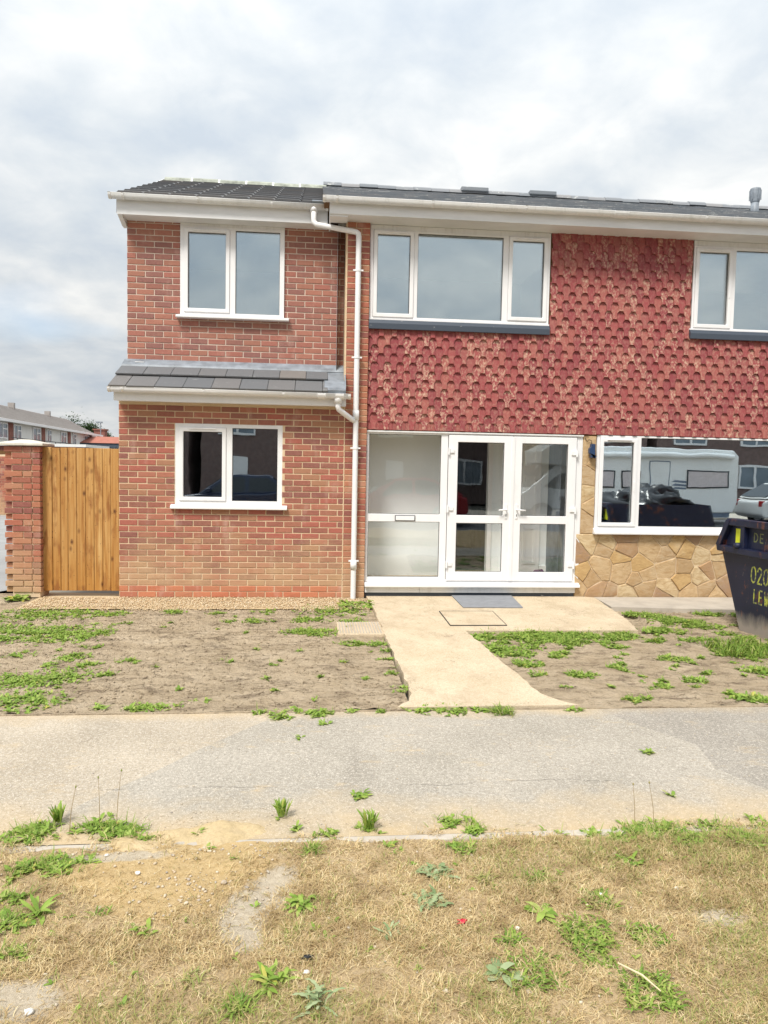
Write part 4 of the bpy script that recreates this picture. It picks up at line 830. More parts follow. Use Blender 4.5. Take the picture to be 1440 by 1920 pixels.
def leaves(P, yaw, p0, p1, L, Wd, prof, curl=0.0):
    N = len(P); n = len(prof)-1; t = (np.arange(n)+.5)/n; th = p0[:, None]+(p1-p0)[:, None]*t[None]
    dr, dz = np.cos(th)*(L/n)[:, None], np.sin(th)*(L/n)[:, None]; z0_ = np.zeros((N, 1)); rr = np.concatenate([z0_, np.cumsum(dr, 1)], 1); zz = np.concatenate([z0_, np.cumsum(dz, 1)], 1)
    cu = (curl if isinstance(curl, np.ndarray) else np.full(N, curl))[:, None]*np.linspace(0, 1, n+1)[None]**2
    cy, sy = np.cos(yaw[:, None]+cu), np.sin(yaw[:, None]+cu); hw = .5*Wd[:, None]*np.asarray(prof)[None]
    cx = P[:, 0:1]+rr*cy; cyy = P[:, 1:2]+rr*sy; cz = P[:, 2:3]+zz
    A = np.stack([cx-sy*hw, cyy+cy*hw, cz], -1); B = np.stack([cx+sy*hw, cyy-cy*hw, cz], -1); V = np.stack([A, B], 2).reshape(-1, 3)
    base = (np.arange(N)*(n+1)*2)[:, None]; i = np.arange(n)[None]*2; F = np.stack([base+i, base+i+1, base+i+3, base+i+2], -1).reshape(-1, 4); return V, F
def join(parts):
    Vs, Fs, o = [], [], 0
    for V, F in parts: Vs.append(V); Fs.append(F+o); o += len(V)
    return np.concatenate(Vs), np.concatenate(Fs)
U = rng.uniform
BL = [1, .85, .55, .08]
# dead grass mat on the verge
N = 330000; gx, gy = U(-2.1, 3.1, N), U(-7.75, -6.13, N)
den = .25+1.1*fbm(gx, gy, 6, 61); den *= (1-.93*gauss(gx, gy, BARE))*(1-.80*gauss(gx, gy, SAND)); den *= np.clip((-gy-6.12)/.06, .1, 1); den *= np.where(gy < -7.4, .35, 1)
k = U(0, 1, N) < den*.62; gx, gy = gx[k], gy[k]; N = len(gx); P = np.stack([gx, gy, verge_h(gx, gy)-.003], 1)
V, F = leaves(P, U(0, 6.283, N), R(1)*U(0, 75, N), R(1)*U(-60, 15, N), U(.014, .055, N), U(.0014, .0034, N), BL, U(-2.2, 2.2, N)); link('dead_grass', npmesh('dead_grass', V, F, m_straw), None, kind='stuff')
nt_ = 13000; tx, ty = U(-2.1, 3.1, nt_), U(-7.75, -6.14, nt_); td = (fbm(tx, ty, 4.5, 101)-.40)*3.2*(1-.97*gauss(tx, ty, BARE))*(1-.92*gauss(tx, ty, SAND)); k = U(0, 1, nt_) < td; tx, ty = tx[k], ty[k]; nt_ = len(tx); m = 17
hh = np.repeat(U(.5, 1.25, nt_), m); bx = np.repeat(tx, m)+rng.normal(0, .012, nt_*m); by = np.repeat(ty, m)+rng.normal(0, .012, nt_*m); NT = nt_*m; by = np.minimum(by, -6.12)
V, F = leaves(np.stack([bx, by, verge_h(bx, by)-.003], 1), U(0, 6.283, NT), R(1)*U(30, 88, NT), R(1)*U(-70, 30, NT), U(.022, .062, NT)*hh, U(.0016, .0036, NT), BL, U(-1.6, 1.6, NT)); link('dead_grass_tufts', npmesh('dead_grass_tufts', V, F, m_straw), None, kind='stuff')
gm_ = fbm(gx, gy, 2.2, 71)+.10*np.clip((gx-.4), 0, 1.2)-.1*gauss(gx, gy, SAND); k = U(0, 1, N) < np.clip((gm_-.52)*2.6, .01, .5); P2 = P[k]; N2 = len(P2)
V, F = leaves(P2, U(0, 6.283, N2), R(1)*U(25, 85, N2), R(1)*U(-30, 40, N2), U(.02, .06, N2), U(.002, .0042, N2), BL, U(-1, 1, N2)); link('verge_grass', npmesh('verge_grass', V, F, m_mixgrass), None, kind='stuff')
DEPTH = lambda y: (y+9.3)/1370
def patch_leaves(L, hf, dens=2200, gr=.45, size=1.0):
    A, B = [], []
    for x, y, r in L:
        rm = r*DEPTH(y)*1.05; n = max(10, int(dens*math.pi*rm*rm)); q = np.sqrt(U(0, 1, n))*rm*(.5+1.0*U(0, 1, n)); a = U(0, 6.283, n)
        X, Y = x+q*np.cos(a)*1.15, y+q*np.sin(a)*.9; k = fbm(X, Y, 14, 81) > .30+.28*U(0, 1, n); X, Y = X[k], Y[k]; n = len(X); m = int(n*gr); pp = np.stack([X, Y, hf(X, Y)], 1)
        A.append((pp[:m], m)); c_ = pp[m:]; rep = np.repeat(c_, 4, 0); rep[:, :2] += U(-.006, .006, (len(rep), 2)); B.append((rep, len(rep)))
    g = np.concatenate([q for q, _ in A]); l = np.concatenate([q for q, _ in B]); n1, n2 = len(g), len(l)
    G_ = leaves(g, U(0, 6.283, n1), R(1)*U(35, 88, n1), R(1)*U(-40, 50, n1), U(.03, .085, n1)*size, U(.0025, .0055, n1)*size, BL, U(-.5, .5, n1))
    L_ = leaves(l, U(0, 6.283, n2), R(1)*U(20, 75, n2), R(1)*U(-35, 15, n2), U(.018, .05, n2)*size, U(.010, .022, n2)*size, [.15, .75, 1, .7, .1])
    return G_, L_
LEFT = [(-2.284, -.977, 25), (-2.915, -.977, 60), (-2.578, -1.944, 70), (-2.553, -2.726, 20), (-2.22, -3.537, 45), (-2.01, -3.398, 45), (-2.04, -4.057, 60), (-2.07, -2.826, 25), (-1.879, -3.088, 18), (-1.573, -3.011, 15), (-1.66, -3.408, 15), (-1.166, -4.213, 30), (.217, -.757, 45), (-.058, -1.269, 30), (-.161, -1.848, 30), (.057, -1.923, 30), (.427, -1.42, 20), (.361, -2.38, 20), (.62, -2.4, 18), (.638, -2.972, 12), (.639, -3.423, 12), (.659, -3.83, 15), (-.794, -4.039, 12), (-.942, -4.153, 10), (-.358, -3.072, 8), (-.75, -2.995, 10), (-.658, -1.406, 15), (-.941, -1.405, 12), (-.373, -3.517, 8), (-3.3, -1.9, 60), (-3.2, -3.0, 60), (-1.6, -.9, 16), (-1.1, -.95, 12), (-2.6, -4.2, 40), (.66, -2.7, 10), (.68, -3.2, 10), (-1.45, -4.2, 14), (-.55, -.85, 14)]
RIGHT = [(1.68, -2.175, 26), (1.959, -2.082, 36), (2.294, -2.086, 38), (2.558, -2.117, 30), (2.913, -2.083, 30), (3.2, -2.09, 26), (1.72, -2.609, 24), (1.83, -2.809, 28), (1.86, -3.174, 22), (1.86, -3.501, 13), (2.206, -2.912, 15), (3.933, -1.128, 25), (3.842, -.981, 20), (4.108, -1.425, 38), (4.285, -1.667, 26), (3.7, -1.83, 25), (4.35, -2.05, 16), (3.981, -2.851, 38), (4.291, -2.653, 36), (3.82, -3.474, 30), (2.704, -3.823, 20), (3.238, -3.027, 22), (3.086, -3.688, 18), (2.209, -3.511, 20), (2.383, -4.146, 15), (3.203, -4.174, 20), (3.348, -4.179, 20), (2.582, -3.277, 15), (4.744, -.97, 20), (3.92, -2.541, 12), (2.5, -2.4, 22), (2.15, -2.35, 20), (2.05, -2.6, 18), (2.9, -2.6, 14), (3.4, -2.35, 14), (4.3, -3.3, 30), (4.6, -3.8, 40), (5.2, -1.1, 30)]
rs = random.Random(5)
LEFT += [(rs.uniform(-3.6, .6), rs.uniform(-4.2, -.85), rs.uniform(2.5, 6)) for _ in range(55)]+[(rs.uniform(-3.6, -1.9), rs.uniform(-4.2, -.9), rs.uniform(6, 16)) for _ in range(24)]
RIGHT += [(rs.uniform(1.75, 5.5), rs.uniform(-4.2, -2.0), rs.uniform(3, 9)) for _ in range(80)]+[(rs.uniform(3.75, 6), rs.uniform(-2.4, -.9), rs.uniform(6, 16)) for _ in range(18)]+[(rs.uniform(1.72, 3.4), rs.uniform(-2.45, -2.03), rs.uniform(8, 18)) for _ in range(22)]
EDGE = [(-.204, -4.44, 16), (-.318, -4.344, 16), (-.118, -4.351, 18), (.045, -4.39, 20), (-.088, -4.845, 8), (.079, -4.598, 7), (.25, -4.36, 10), (.749, -4.35, 22), (.944, -4.34, 28), (1.162, -4.365, 16), (1.853, -4.367, 16), (2.001, -5.168, 8), (.23, -5.667, 12), (1.871, -5.727, 5), (.45, -4.36, 9), (1.0, -4.40, 10)]
VERGE = [(-1.267, -5.96, 34), (-1.319, -6.0, 28), (-1.207, -5.88, 12), (-.971, -5.93, 34), (-.83, -5.99, 30), (-.748, -6.041, 18), (-.519, -6.006, 6), (-.142, -5.85, 9), (-.048, -5.998, 15), (.062, -6.029, 16), (.259, -6.025, 16), (-.02, -6.282, 9), (.32, -6.171, 9), (.657, -5.971, 28), (.735, -6.026, 22), (1.152, -6.084, 18), (1.297, -6.107, 14), (1.534, -6.096, 36), (1.661, -6.103, 36), (1.737, -6.205, 30), (2.129, -6.051, 18), (.652, -6.19, 22), (-1.033, -6.26, 40), (-1.156, -6.316, 30), (-.477, -6.126, 8), (-1.145, -6.481, 25), (-1.088, -6.647, 25), (-1.008, -6.824, 22), (2.0, -6.2, 40), (1.9, -6.08, 26), (1.4, -6.16, 20), (2.4, -6.1, 30)]
OLIVE = [(1.45, -6.3, 60), (1.25, -6.4, 50), (1.75, -6.45, 50), (1.9, -6.3, 60), (.1, -6.5, 40), (.05, -6.62, 50), (-.05, -6.8, 45), (.35, -6.25, 40), (.55, -6.5, 35), (.95, -6.5, 45), (.75, -6.62, 40), (-1.1, -6.4, 40), (-.9, -6.75, 40), (.3, -6.95, 40), (.9, -6.9, 60), (1.1, -7.0, 50), (-.6, -7.05, 40), (-.3, -6.85, 35), (1.5, -6.9, 40), (.2, -6.7, 30)]+[(rs.uniform(-1.6, 2.6), rs.uniform(-7.4, -6.2), rs.uniform(12, 30)) for _ in range(50)]
for nm, L_, hf, dens, gr, sz in (('olive_grass', OLIVE, verge_h, 1700, .97, .66), ('olive_grass', [(1.45, -6.25, 60), (1.75, -6.35, 70), (2.0, -6.25, 70), (1.25, -6.3, 40), (.7, -6.3, 40), (-1.15, -6.35, 45), (-1.05, -6.6, 40), (-1.0, -6.8, 30), (.05, -6.6, 35), (-.02, -6.75, 35)], verge_h, 4200, .97, .75), ('garden_weeds', LEFT, soil_h, 3400, .42, 1.0), ('garden_weeds', RIGHT, soil_h, 6500, .38, 1.15), ('pavement_weeds', EDGE, lambda x, y: 0*x, 3600, .35, 1.0), ('verge_weeds', VERGE, lambda x, y: np.where(y > -6.12, 0.0, verge_h(x, y)), 9500, .70, .95)):
    a, b_ = patch_leaves(L_, hf, dens, gr, sz); link(nm.replace('weeds', 'grass_weeds'), npmesh(nm, *a, m_mixgrass if nm == 'olive_grass' else m_grass), None, kind='stuff'); link(nm, npmesh(nm, *b_, m_weed), None, kind='stuff')
# dry grass and sand creeping over the edging
N = 9000; gx = U(-2.6, 3.6, N); gy = U(-6.14, -5.99, N); k = (fbm(gx, gy*2, 3.2, 91) > .47) & (U(0, 1, N) < np.clip((-5.98-gy)/.12, 0, 1)); gx, gy = gx[k], gy[k]; N = len(gx)
V, F = leaves(np.stack([gx, gy, np.full(N, .004)], 1), U(0, 6.283, N), R(1)*U(5, 75, N), R(1)*U(-50, 20, N), U(.02, .06, N), U(.002, .0042, N), BL, U(-2, 2, N)); link('edge_straw', npmesh('edge_straw', V, F, m_straw), None, kind='stuff')
# single plants one could point to
def rosette(x, y, n, L, Wd, prof, mat, label, cat='weed', el=(10, 65), name='weed_plant', group='single weeds on the verge', z=None, spread=.012, droop=(-45, 10)):
    P = np.stack([U(-spread, spread, n), U(-spread, spread, n), np.zeros(n)], 1); z = float(verge_h(np.array(x), np.array(y))) if z is None else z
    V, F = leaves(P, np.arange(n)*2.4+U(-.3, .3, n), R(1)*U(el[0], el[1], n), R(1)*U(droop[0], droop[1], n), U(.7, 1.1, n)*L, U(.8, 1.2, n)*Wd, prof, U(-.4, .4, n))
    return link(name, npmesh(name, V, F, mat, True), None, (x, y, z), label=label, category=cat, group=group)
LANCE = [.35, .55, .9, 1, .8, .15]; JAG = [.3, .9, .5, 1.1, .55, 1.0, .4, .7, .1]; FERN = [.2, .7, .3, 1, .4, .9, .3, .7, .25, .05]
rosette(-1.007, -6.589, 15, .105, .017, LANCE, m_weed, 'bright green dandelion rosette with long leaves near the verge corner', el=(25, 70))
rosette(.522, -6.396, 40, .055, .022, JAG, m_weedblue, 'grey green jagged leafed weed below the green edging clump', spread=.05)
rosette(.455, -6.614, 30, .05, .02, JAG, m_weedblue, 'dusty grey green weed just above the red petal', spread=.045)
rosette(.282, -6.794, 12, .055, .014, JAG, m_weedblue, 'small star shaped pale weed left of the red petal')
rosette(.868, -6.706, 10, .075, .024, LANCE, m_weed, 'broad leafed plantain with pale tips above the ferny patch')
rosette(.634, -7.016, 9, .085, .028, LANCE, m_weedblue, 'large blue green dock rosette in front of the dark fern')
for x, y, n, L, l in ((.714, -6.857, 26, .085, 'spiky bright green fern like weed beside the white stone'), (.994, -6.84, 80, .085, 'largest dark green feathery yarrow clump of the verge'), (1.107, -6.654, 40, .075, 'feathery yarrow clump with a white stone at its top'), (1.211, -6.869, 34, .07, 'small feathery clump just beyond the largest yarrow'), (.743, -7.018, 55, .08, 'dark feathery clump behind the dock rosette'), (.97, -6.953, 40, .07, 'thin feathery clump below the largest yarrow'), (1.084, -7.139, 60, .08, 'dark green feathery clump crossed by a dry stalk')):
    rosette(x, y, int(n*3.2), L*.62, .011, FERN, m_grass, l, el=(15, 85), spread=.085 if n > 50 else .06 if n > 30 else .03)
for x, y, n, L, m, l in ((.002, -6.22, 70, .06, m_grass, 'fresh green grass tuft just below the concrete edging'), (.917, -6.478, 60, .055, m_grass, 'small bright green grass tuft alone in dry grass'), (-.381, -6.981, 30, .05, m_mixgrass, 'thin greyish grass tuft below the bare track'), (.70, -6.48, 40, .07, m_mixgrass, 'pale yellow green grass tuft with upright stalks'), (-.046, -6.583, 50, .06, m_weed, 'low green weed on the edge of the bare track'), (-.604, -6.708, 16, .05, m_weed, 'small dark green weed in the dry straw'), (-.773, -6.604, 18, .05, m_grass, 'flattened green grass tuft near the dandelion'), (-.213, -7.12, 90, .07, m_grass, 'green grass clump at the near edge of the verge'), (.016, -7.125, 16, .085, m_weedblue, 'silvery star shaped thistle rosette at the near edge'), (-.122, -7.01, 40, .07, m_weed, 'upright green weed beside the thistle rosette'), (1.364, -6.363, 24, .06, m_weed, 'dark green weed in the half green grass')):
    rosette(x, y, n, L, .006 if m in (m_grass, m_mixgrass) else .015, BL if m in (m_grass, m_mixgrass) else (JAG if m is m_weedblue else LANCE), m, l, el=(25, 85), spread=.03)
gz = float(soil_h(np.array(-3.62), np.array(-.15)))
rosette(-3.60, -.14, 60, .11, .05, [.2, .9, 1, .8, .2], m_weed, 'leafy green weed at the foot of the gate pier', z=0, spread=.10, group='weeds in the front garden')
rosette(.50, -.50, 130, .085, .04, [.2, .9, 1, .8, .2], m_weed, 'sprawling green weed around the foot of the downpipe', z=0, spread=.20, group='weeds in the front garden')
rosette(4.10, -2.75, 420, .17, .010, BL, m_grass, 'lush tall dark grass clump in front of the skip', z=0, spread=.32, el=(45, 88), group='weeds in the front garden', cat='grass clump', name='grass_clump')
rosette(1.309, -4.415, 160, .075, .007, BL, m_grass, 'round bright green tuft at the path end on the pavement', z=0, spread=.07, el=(35, 88), group='weeds along the pavement', cat='grass clump', name='grass_clump')
for x, y, l in ((-.14, -5.86, 'upright green weed on the pavement edge left of centre'), (.27, -6.0, 'thin upright weed stem beside the pavement edging'), (-1.18, -5.87, 'taller leafy weed at the pavement edge near the corner')): rosette(x, y, 34, .085, .012, LANCE, m_weed, l, z=.01, el=(60, 89), droop=(20, 80), spread=.02, group='weeds along the pavement')
m_stalk = plain('dry seed stalk', (.32, .24, .13), .9, .2, 20)
for x, y, h, l in ((-.98, -5.9, .22, 'tall thin dry seed stalk by the left verge weeds'), (-.90, -5.92, .26, 'tallest dry seed stalk on the left verge edge'), (-1.10, -5.95, .20, 'bent dry stalk beside the leafy left weeds'), (1.53, -6.05, .20, 'dry stalk with seed head on the right verge edge'), (1.62, -6.06, .21, 'bare leaning dry stalk on the right verge edge')):
    st = thing('seed_stalk', l, 'seed stalk', (x, y, .0), group='dry stalks on the verge'); lx = U(-.03, .03); part('stem', MB().tube([(0, 0, 0), (lx*.3, .005, h*.5), (lx, .01, h)], [.0018, .0014, .0009], 5), m_stalk, st)
    part('seed_head', MB().tube([(lx, .01, h), (lx*1.05, .01, h+.006), (lx*1.1, .01, h+.014)], [.001, .0045, .001], 6), m_mixgrass, st)
ds = thing('dry_stalk', 'pale dry stalk lying across the dark green feathery clump', 'stalk', (1.07, -7.12, .05)); part('stem', MB().tube([(-.05, .07, .005), (0, 0, .012), (.035, -.06, .0)], [.003, .0035, .002], 6), plain('pale straw stalk', (.66, .55, .36), .8), ds)
link('red_petal', lump('red_petal', .015, (1.0, .75, .45), 5, plain('crumpled red plastic', (.55, .02, .05), .4, .15, 40), 8, .5), None, (.554, -6.751, .025), label='crumpled bright red scrap lying on the dry grass', category='litter')
link('dark_scrap', lump('dark_scrap', .012, (1.3, .8, .5), 8, m_black, 8, .6), None, (-.01, -6.905, .022), label='small crumpled black scrap in the dry grass', category='litter')
for i, (x, y, r, l) in enumerate([(-.701, -6.354, .013, 'round white stone in the sandy patch'), (-.345, -6.448, .016, 'largest grey flint of the pebble cluster'), (-.87, -6.186, .010, 'pale stone near the concrete edging'), (-.857, -7.066, .018, 'pale jagged flint on the bare corner patch'), (.431, -7.10, .011, 'blue grey stone alone at the near edge'), (1.468, -6.572, .012, 'white pebble in the half green grass'), (1.134, -6.614, .012, 'white stone at the top of a feathery clump'), (.752, -6.788, .013, 'white pebble beside the spiky fern weed'), (-.011, -6.965, .013, 'flat pale stone below the black scrap'), (-.093, -6.125, .010, 'small stone against the edging kerb')]):
    link('loose_stone', lump('loose_stone', r*.72, (1.15, .95, .7), 40+i, m_white_stone if i not in (1, 4) else m_pebble, 8, .22), None, (x, y, float(verge_h(np.array(x), np.array(y)))+.006), label=l, category='stone', group='loose stones on the verge')

# ------------------------------------------------------------------ beyond the gate
m_wht = plain('white render', (.74, .74, .73), .8, .04, 1); m_tr = plain('terrace brick', (.24, .10, .08), .9, .25, 6); m_troof = NB('terrace roof tile'); b = m_troof
m_troof = b.fin(b.mix(b.ramp(b.noise(2, 5), [(.3, 0.0), (.7, .6)]), (.30, .275, .26), (.40, .37, .35)), .9, .2)
m_farglass = plain('far window glass', (.16, .20, .24), .15, .2, 1, .6)
ang = math.atan2(-1.5, 29.2)
ter = thing('terrace_row', 'distant row of white rendered terraced houses with brown tiled roof', 'terrace', (-23.4, 47.5, 0), math.atan2(29.2, -1.5))
# local +x along the row away from the camera, local -y faces right (towards +x world)
part('render_wall', MB().box(-24, 29.5, .0, 6, 0, 4.74), m_wht, ter)
rf = MB().prism([(-.45, 4.72), (2.6, 6.30), (6.5, 4.72)], -24, 27, 'x'); rf.v += [(27, -.45, 4.72), (27, 6.5, 4.72), (27, 2.6, 6.30), (30.2, 2.6, 4.72)]; b0 = len(rf.v)-4; rf.f += [(b0, b0+3, b0+2), (b0+1, b0+2, b0+3), (b0, b0+1, b0+3)]
for k in range(11): rf.box(-24, 27, -.45+k*.275, -.45+k*.275+.03, 4.75+k*.1425, 4.78+k*.1425)
part('roof', rf, m_troof, ter)
part('eaves_gutter', MB().box(-24, 29.8, -.58, -.40, 4.56, 4.76), m_pvc, ter)
for x in (1.69, 9.6, 17.6, 25.9, -6.3, -14.3): part('brick_panel', MB().box(x, x+.95, -.06, .0, 0, 4.55), m_tr, ter)
for x0, x1 in ((-.6, 1.4), (2.7, 4.4), (7.2, 9.2), (11.0, 12.3), (15.2, 17.0), (19.2, 20.5), (23.6, 25.6), (-5, -3.2), (-9, -7.2)):
    wv = part('window', MB().slab(x0, x1, 3.30, 4.50, [(x0+.1, (x0+x1)/2-.05, 3.4, 4.4), ((x0+x1)/2+.05, x1-.1, 3.4, 4.0), ((x0+x1)/2+.05, x1-.1, 4.08, 4.4)], -.09, -.005), m_pvc, ter); part('pane', MB().box(x0+.08, x1-.08, -.05, -.003, 3.38, 4.42), m_farglass, wv)
for x in (9.5, 19.5, -3): part('chimney', MB().box(x, x+.35, 2.2, 2.7, 6.1, 6.65), m_troof, ter)
part('balcony_rail', MB().tube([(-4, -2.2, 3.25), (15, -2.2, 3.25)], .03, 5), m_dark, ter)
for x in range(-3, 16, 3): part('rail_post', MB().tube([(x, -2.2, 2.7), (x, -2.2, 3.25)], .03, 5), m_dark, ter)
gar = thing('flat_roof_garages', 'low garage block with pale flat roof edge behind the gate', 'garage', (-18, 40, 0)); part('garage_wall', MB().box(-12, 2.9, 0, 5, 0, 2.62), m_tr, gar); part('roof_edge', MB().box(-12.2, 3.1, -.2, 5.2, 2.62, 2.80), m_pvc_old, gar)
for k in range(14): part('garage_door', MB().box(-11.5+k*1.02, -10.7+k*1.02, -.05, -.004, 0, 2.3), m_wooddark, gar)
bun = thing('bungalow', 'distant bungalow with red tiled roof and dark fascia', 'bungalow', (-21.5, 70, 0)); part('wall', MB().box(-3, 6, 0, 7, 0, 3.2), m_wht, bun); part('roof', MB().prism([(-.5, 3.65), (3.5, 4.45), (7.5, 3.65)], -3.4, 6.4, 'x'), plain('far red tiles', (.36, .14, .10), .9, .15, 2), bun); part('fascia', MB().box(-3.3, 6.3, -.4, 7.4, 3.2, 3.64), plain('far dark fascia', (.06, .08, .11), .6), bun)
part('window', MB().box(-2, 5, -.06, 0, 2.2, 3.15), m_pvc, bun)
for k in range(6): part('pane', MB().box(-1.9+k*1.15, -.95+k*1.15, -.08, -.05, 2.3, 3.1), m_farglass, bun)
ch = thing('brick_chimney', 'red brick chimney stack standing before the distant trees', 'chimney', (-29, 92, 0)); part('stack', MB().box(-.7, .7, 0, 1.2, 0, 5.9), m_tr, ch); part('chimney_cap', MB().box(-.85, .85, -.1, 1.3, 5.9, 6.1), m_tr, ch)
lp = thing('lamp_post', 'thin grey street lamp post rising above the distant bungalow', 'street lamp', (-25.4, 80, 0)); part('pole', MB().tube([(0, 0, 0), (0, 0, 6.3)], .05, 6), m_lead, lp); part('lamp_head', MB().box(-.5, .2, -.12, .12, 6.25, 6.42), m_lead, lp)
m_treeleaf = leafmat('far tree leaf', [(0, (.035, .07, .025)), (.6, (.06, .11, .035)), (1, (.10, .16, .05))]); m_bark = plain('bark', (.12, .09, .06), .9, .3, 5)
def tree(x, y, h, r, label, grp=None):
    t_o = thing('broadleaf_tree', label, 'tree', (x, y, 0), group=grp); part('trunk', MB().tube([(0, 0, 0), (.1, 0, h*.35), (.2, .1, h*.75)], [.25, .18, .06], 7), m_bark, t_o)
    n = 5200; cl = rng.normal(0, 1, (26, 3)); cl /= np.linalg.norm(cl, axis=1)[:, None]; cl = cl*np.array([r, r, h*.26])*.72*U(.4, 1, (26, 1)); i = rng.integers(0, 26, n); p = cl[i]+rng.normal(0, r*.17, (n, 3))+np.array([0, 0, h*.68])
    V, F = leaves(p, U(0, 6.28, n), R(1)*U(-60, 70, n), R(1)*U(-60, 40, n), U(.18, .38, n), U(.10, .2, n), [.3, 1, .2]); link('crown', npmesh('crown', V, F, m_treeleaf), t_o)
tree(-35, 101, 9.0, 2.7, 'leftmost round green tree above the terrace roof', 'distant trees'); tree(-32.4, 100, 8.4, 2.5, 'green tree beside the brick chimney', 'distant trees'); tree(-31.2, 104, 7.0, 1.8, 'low green tree right of the brick chimney', 'distant trees')
bw = thing('boundary_wall', 'red brick boundary wall glimpsed beyond the gate pier', 'garden wall', (-11, 14.3, 0)); bwb = part('wall_core', MB().box(-4, 2.2, .01, .22, -.02, 1.86), m_mortar, bw); bm_ = MB()
for r in range(24):
    for k in range(29): bm_.brick(-4+(k+.5)*.225-(r % 2)*.1, 0, .04+r*.075, .215, .08, .065)
part('bricks', bm_, m_brick_old, bw, kind='stuff')

# ------------------------------------------------------------------ across the road (seen reflected in the glass)
m_tyre = plain('tyre rubber', (.02, .02, .02), .85, .1); m_rim = plain('wheel rim', (.42, .43, .45), .35, .1, 5, .5, 0, .6); m_cglass = plain('tinted car glass', (.015, .02, .025), .06, .1, 2, .6)
m_lampr = plain('tail lamp red', (.35, .01, .01), .2, .1); m_lampw = plain('head lamp', (.75, .77, .8), .15, .05, 2, .6)
def wheels(parent, xs, r, y0, y1):
    for x in xs:
        for y in (y0, y1):
            w_ = part('wheel', MB().tube([(x, y-.10, r), (x, y+.10, r)], r, 18), m_tyre, parent, loc=(0, 0, 0)); part('rim', MB().tube([(x, y-.105, r), (x, y+.105, r)], r*.62, 14), m_rim, w_)
def car(x, y, rz, paint, label):
    c_ = thing('parked_car', label, 'car', (x, y, -.07), rz, 'cars parked across the road'); L = 4.1
    body = MB().prism([(0, .35), (.02, .62), (.25, .76), (1.05, .86), (3.75, .93), (4.08, .82), (4.1, .40), (3.95, .28), (.12, .26)], -.86, .86, 'y'); part('body', body, paint, c_, bev=.05)
    cab = MB(); low = [(.95, .85), (1.75, 1.38), (2.1, 1.46), (3.1, 1.44), (3.95, .92)]
    for s_, yy in ((0, -.80), (1, .80)):
        for (a, h) in low: cab.v.append((a, yy*(1-.18*(h-.85)/.6), h))
    n = len(low); cab.f = [tuple(range(n)), tuple(range(2*n-1, n-1, -1))]+[(i, n+i, n+(i+1) % n, (i+1) % n) for i in range(n)]; part('cabin', cab, paint, c_, bev=.03)
    for s_ in (-1, 1):
        for pts in (((1.32, .93), (1.82, 1.33), (2.35, 1.37), (2.35, .93)), ((2.45, .93), (2.45, 1.37), (3.05, 1.35), (3.55, .97))):
            mb = MB(); mb.v = [(a, s_*((.80*(1-.18*(h-.85)/.6))+.004), h) for a, h in pts]+[(a, s_*((.80*(1-.18*(h-.85)/.6))-.02), h) for a, h in pts]; mb.f = [(0, 1, 2, 3), (7, 6, 5, 4)]+[(i, 4+i, 4+(i+1) % 4, (i+1) % 4) for i in range(4)]; part('side_window', mb, m_cglass, c_)
        part('headlight', MB().box(.0, .25, s_*.72-.12, s_*.72+.12, .60, .72), m_lampw, c_, bev=.02); part('tail_light', MB().box(3.98, 4.09, s_*.72-.1, s_*.72+.1, .66, .86), m_lampr, c_, bev=.02)
        part('door_mirror', MB().box(1.25, 1.4, min(s_*.84, s_*1.0), max(s_*.84, s_*1.0), .92, 1.05), paint, c_, bev=.03)
    ws = MB(); ws.v = [(1.02, -.70, .90), (1.02, .70, .90), (1.74, .62, 1.385), (1.74, -.62, 1.385)]; ws.v = [(a-.012, b_, c2+.012) for a, b_, c2 in ws.v]+[(a+.01, b_, c2-.01) for a, b_, c2 in ws.v]; ws.f = [(0, 1, 2, 3), (7, 6, 5, 4)]+[(i, 4+i, 4+(i+1) % 4, (i+1) % 4) for i in range(4)]; part('windscreen', ws, m_cglass, c_)
    rw = MB(); rw.v = [(3.22, -.62, 1.40), (3.22, .62, 1.40), (3.90, .70, .97), (3.90, -.70, .97)]; rw.v = [(a+.012, b_, c2+.012) for a, b_, c2 in rw.v]+[(a-.01, b_, c2-.01) for a, b_, c2 in rw.v]; rw.f = [(0, 1, 2, 3), (7, 6, 5, 4)]+[(i, 4+i, 4+(i+1) % 4, (i+1) % 4) for i in range(4)]; part('rear_window', rw, m_cglass, c_)
    wheels(c_, (.78, 3.25), .30, -.80, .80)
    part('number_plate', MB().box(-.012, .0, -.26, .26, .42, .53), m_lampw, c_)
def paint(name, col): return plain(name, col, .25, .04, 1, .55)
car(.6, -13.6, 0, paint('red car paint', (.42, .015, .03)), 'red hatchback parked across the road opposite the porch')
car(-4.5, -13.7, 0, paint('dark blue car paint', (.015, .025, .06)), 'dark blue car parked across the road opposite the extension')
car(-9.6, -13.7, 0, paint('silver car paint', (.45, .46, .47)), 'silver car parked behind the dark blue one')
car(19.0, -14.6, math.pi, paint('white car paint', (.74, .74, .73)), 'white car parked behind the motorhome')
mh = thing('motorhome', 'large white motorhome with overcab bed parked across the road', 'motorhome', (7.0, -14.3, -.07)); m_mh = paint('white motorhome panel', (.86, .88, .88)); m_blind = plain('pleated blind', (.66, .60, .61), .8, .1, 20); m_stripe = plain('grey blue stripe', (.16, .20, .27), .4, .1)
part('coach_body', MB().prism([(1.9, .42), (7.2, .42), (7.35, .8), (7.35, 2.35), (7.15, 2.55), (.9, 2.62), (.45, 2.4), (.45, 2.0), (1.9, 1.85)], -2.1, 0, 'y'), m_mh, mh, bev=.05)
part('cab', MB().prism([(-.35, .42), (-.35, .85), (.1, 1.12), (1.05, 1.98), (1.92, 1.98), (1.92, .40)], -1.95, -.12, 'y'), m_mh, mh, bev=.06)
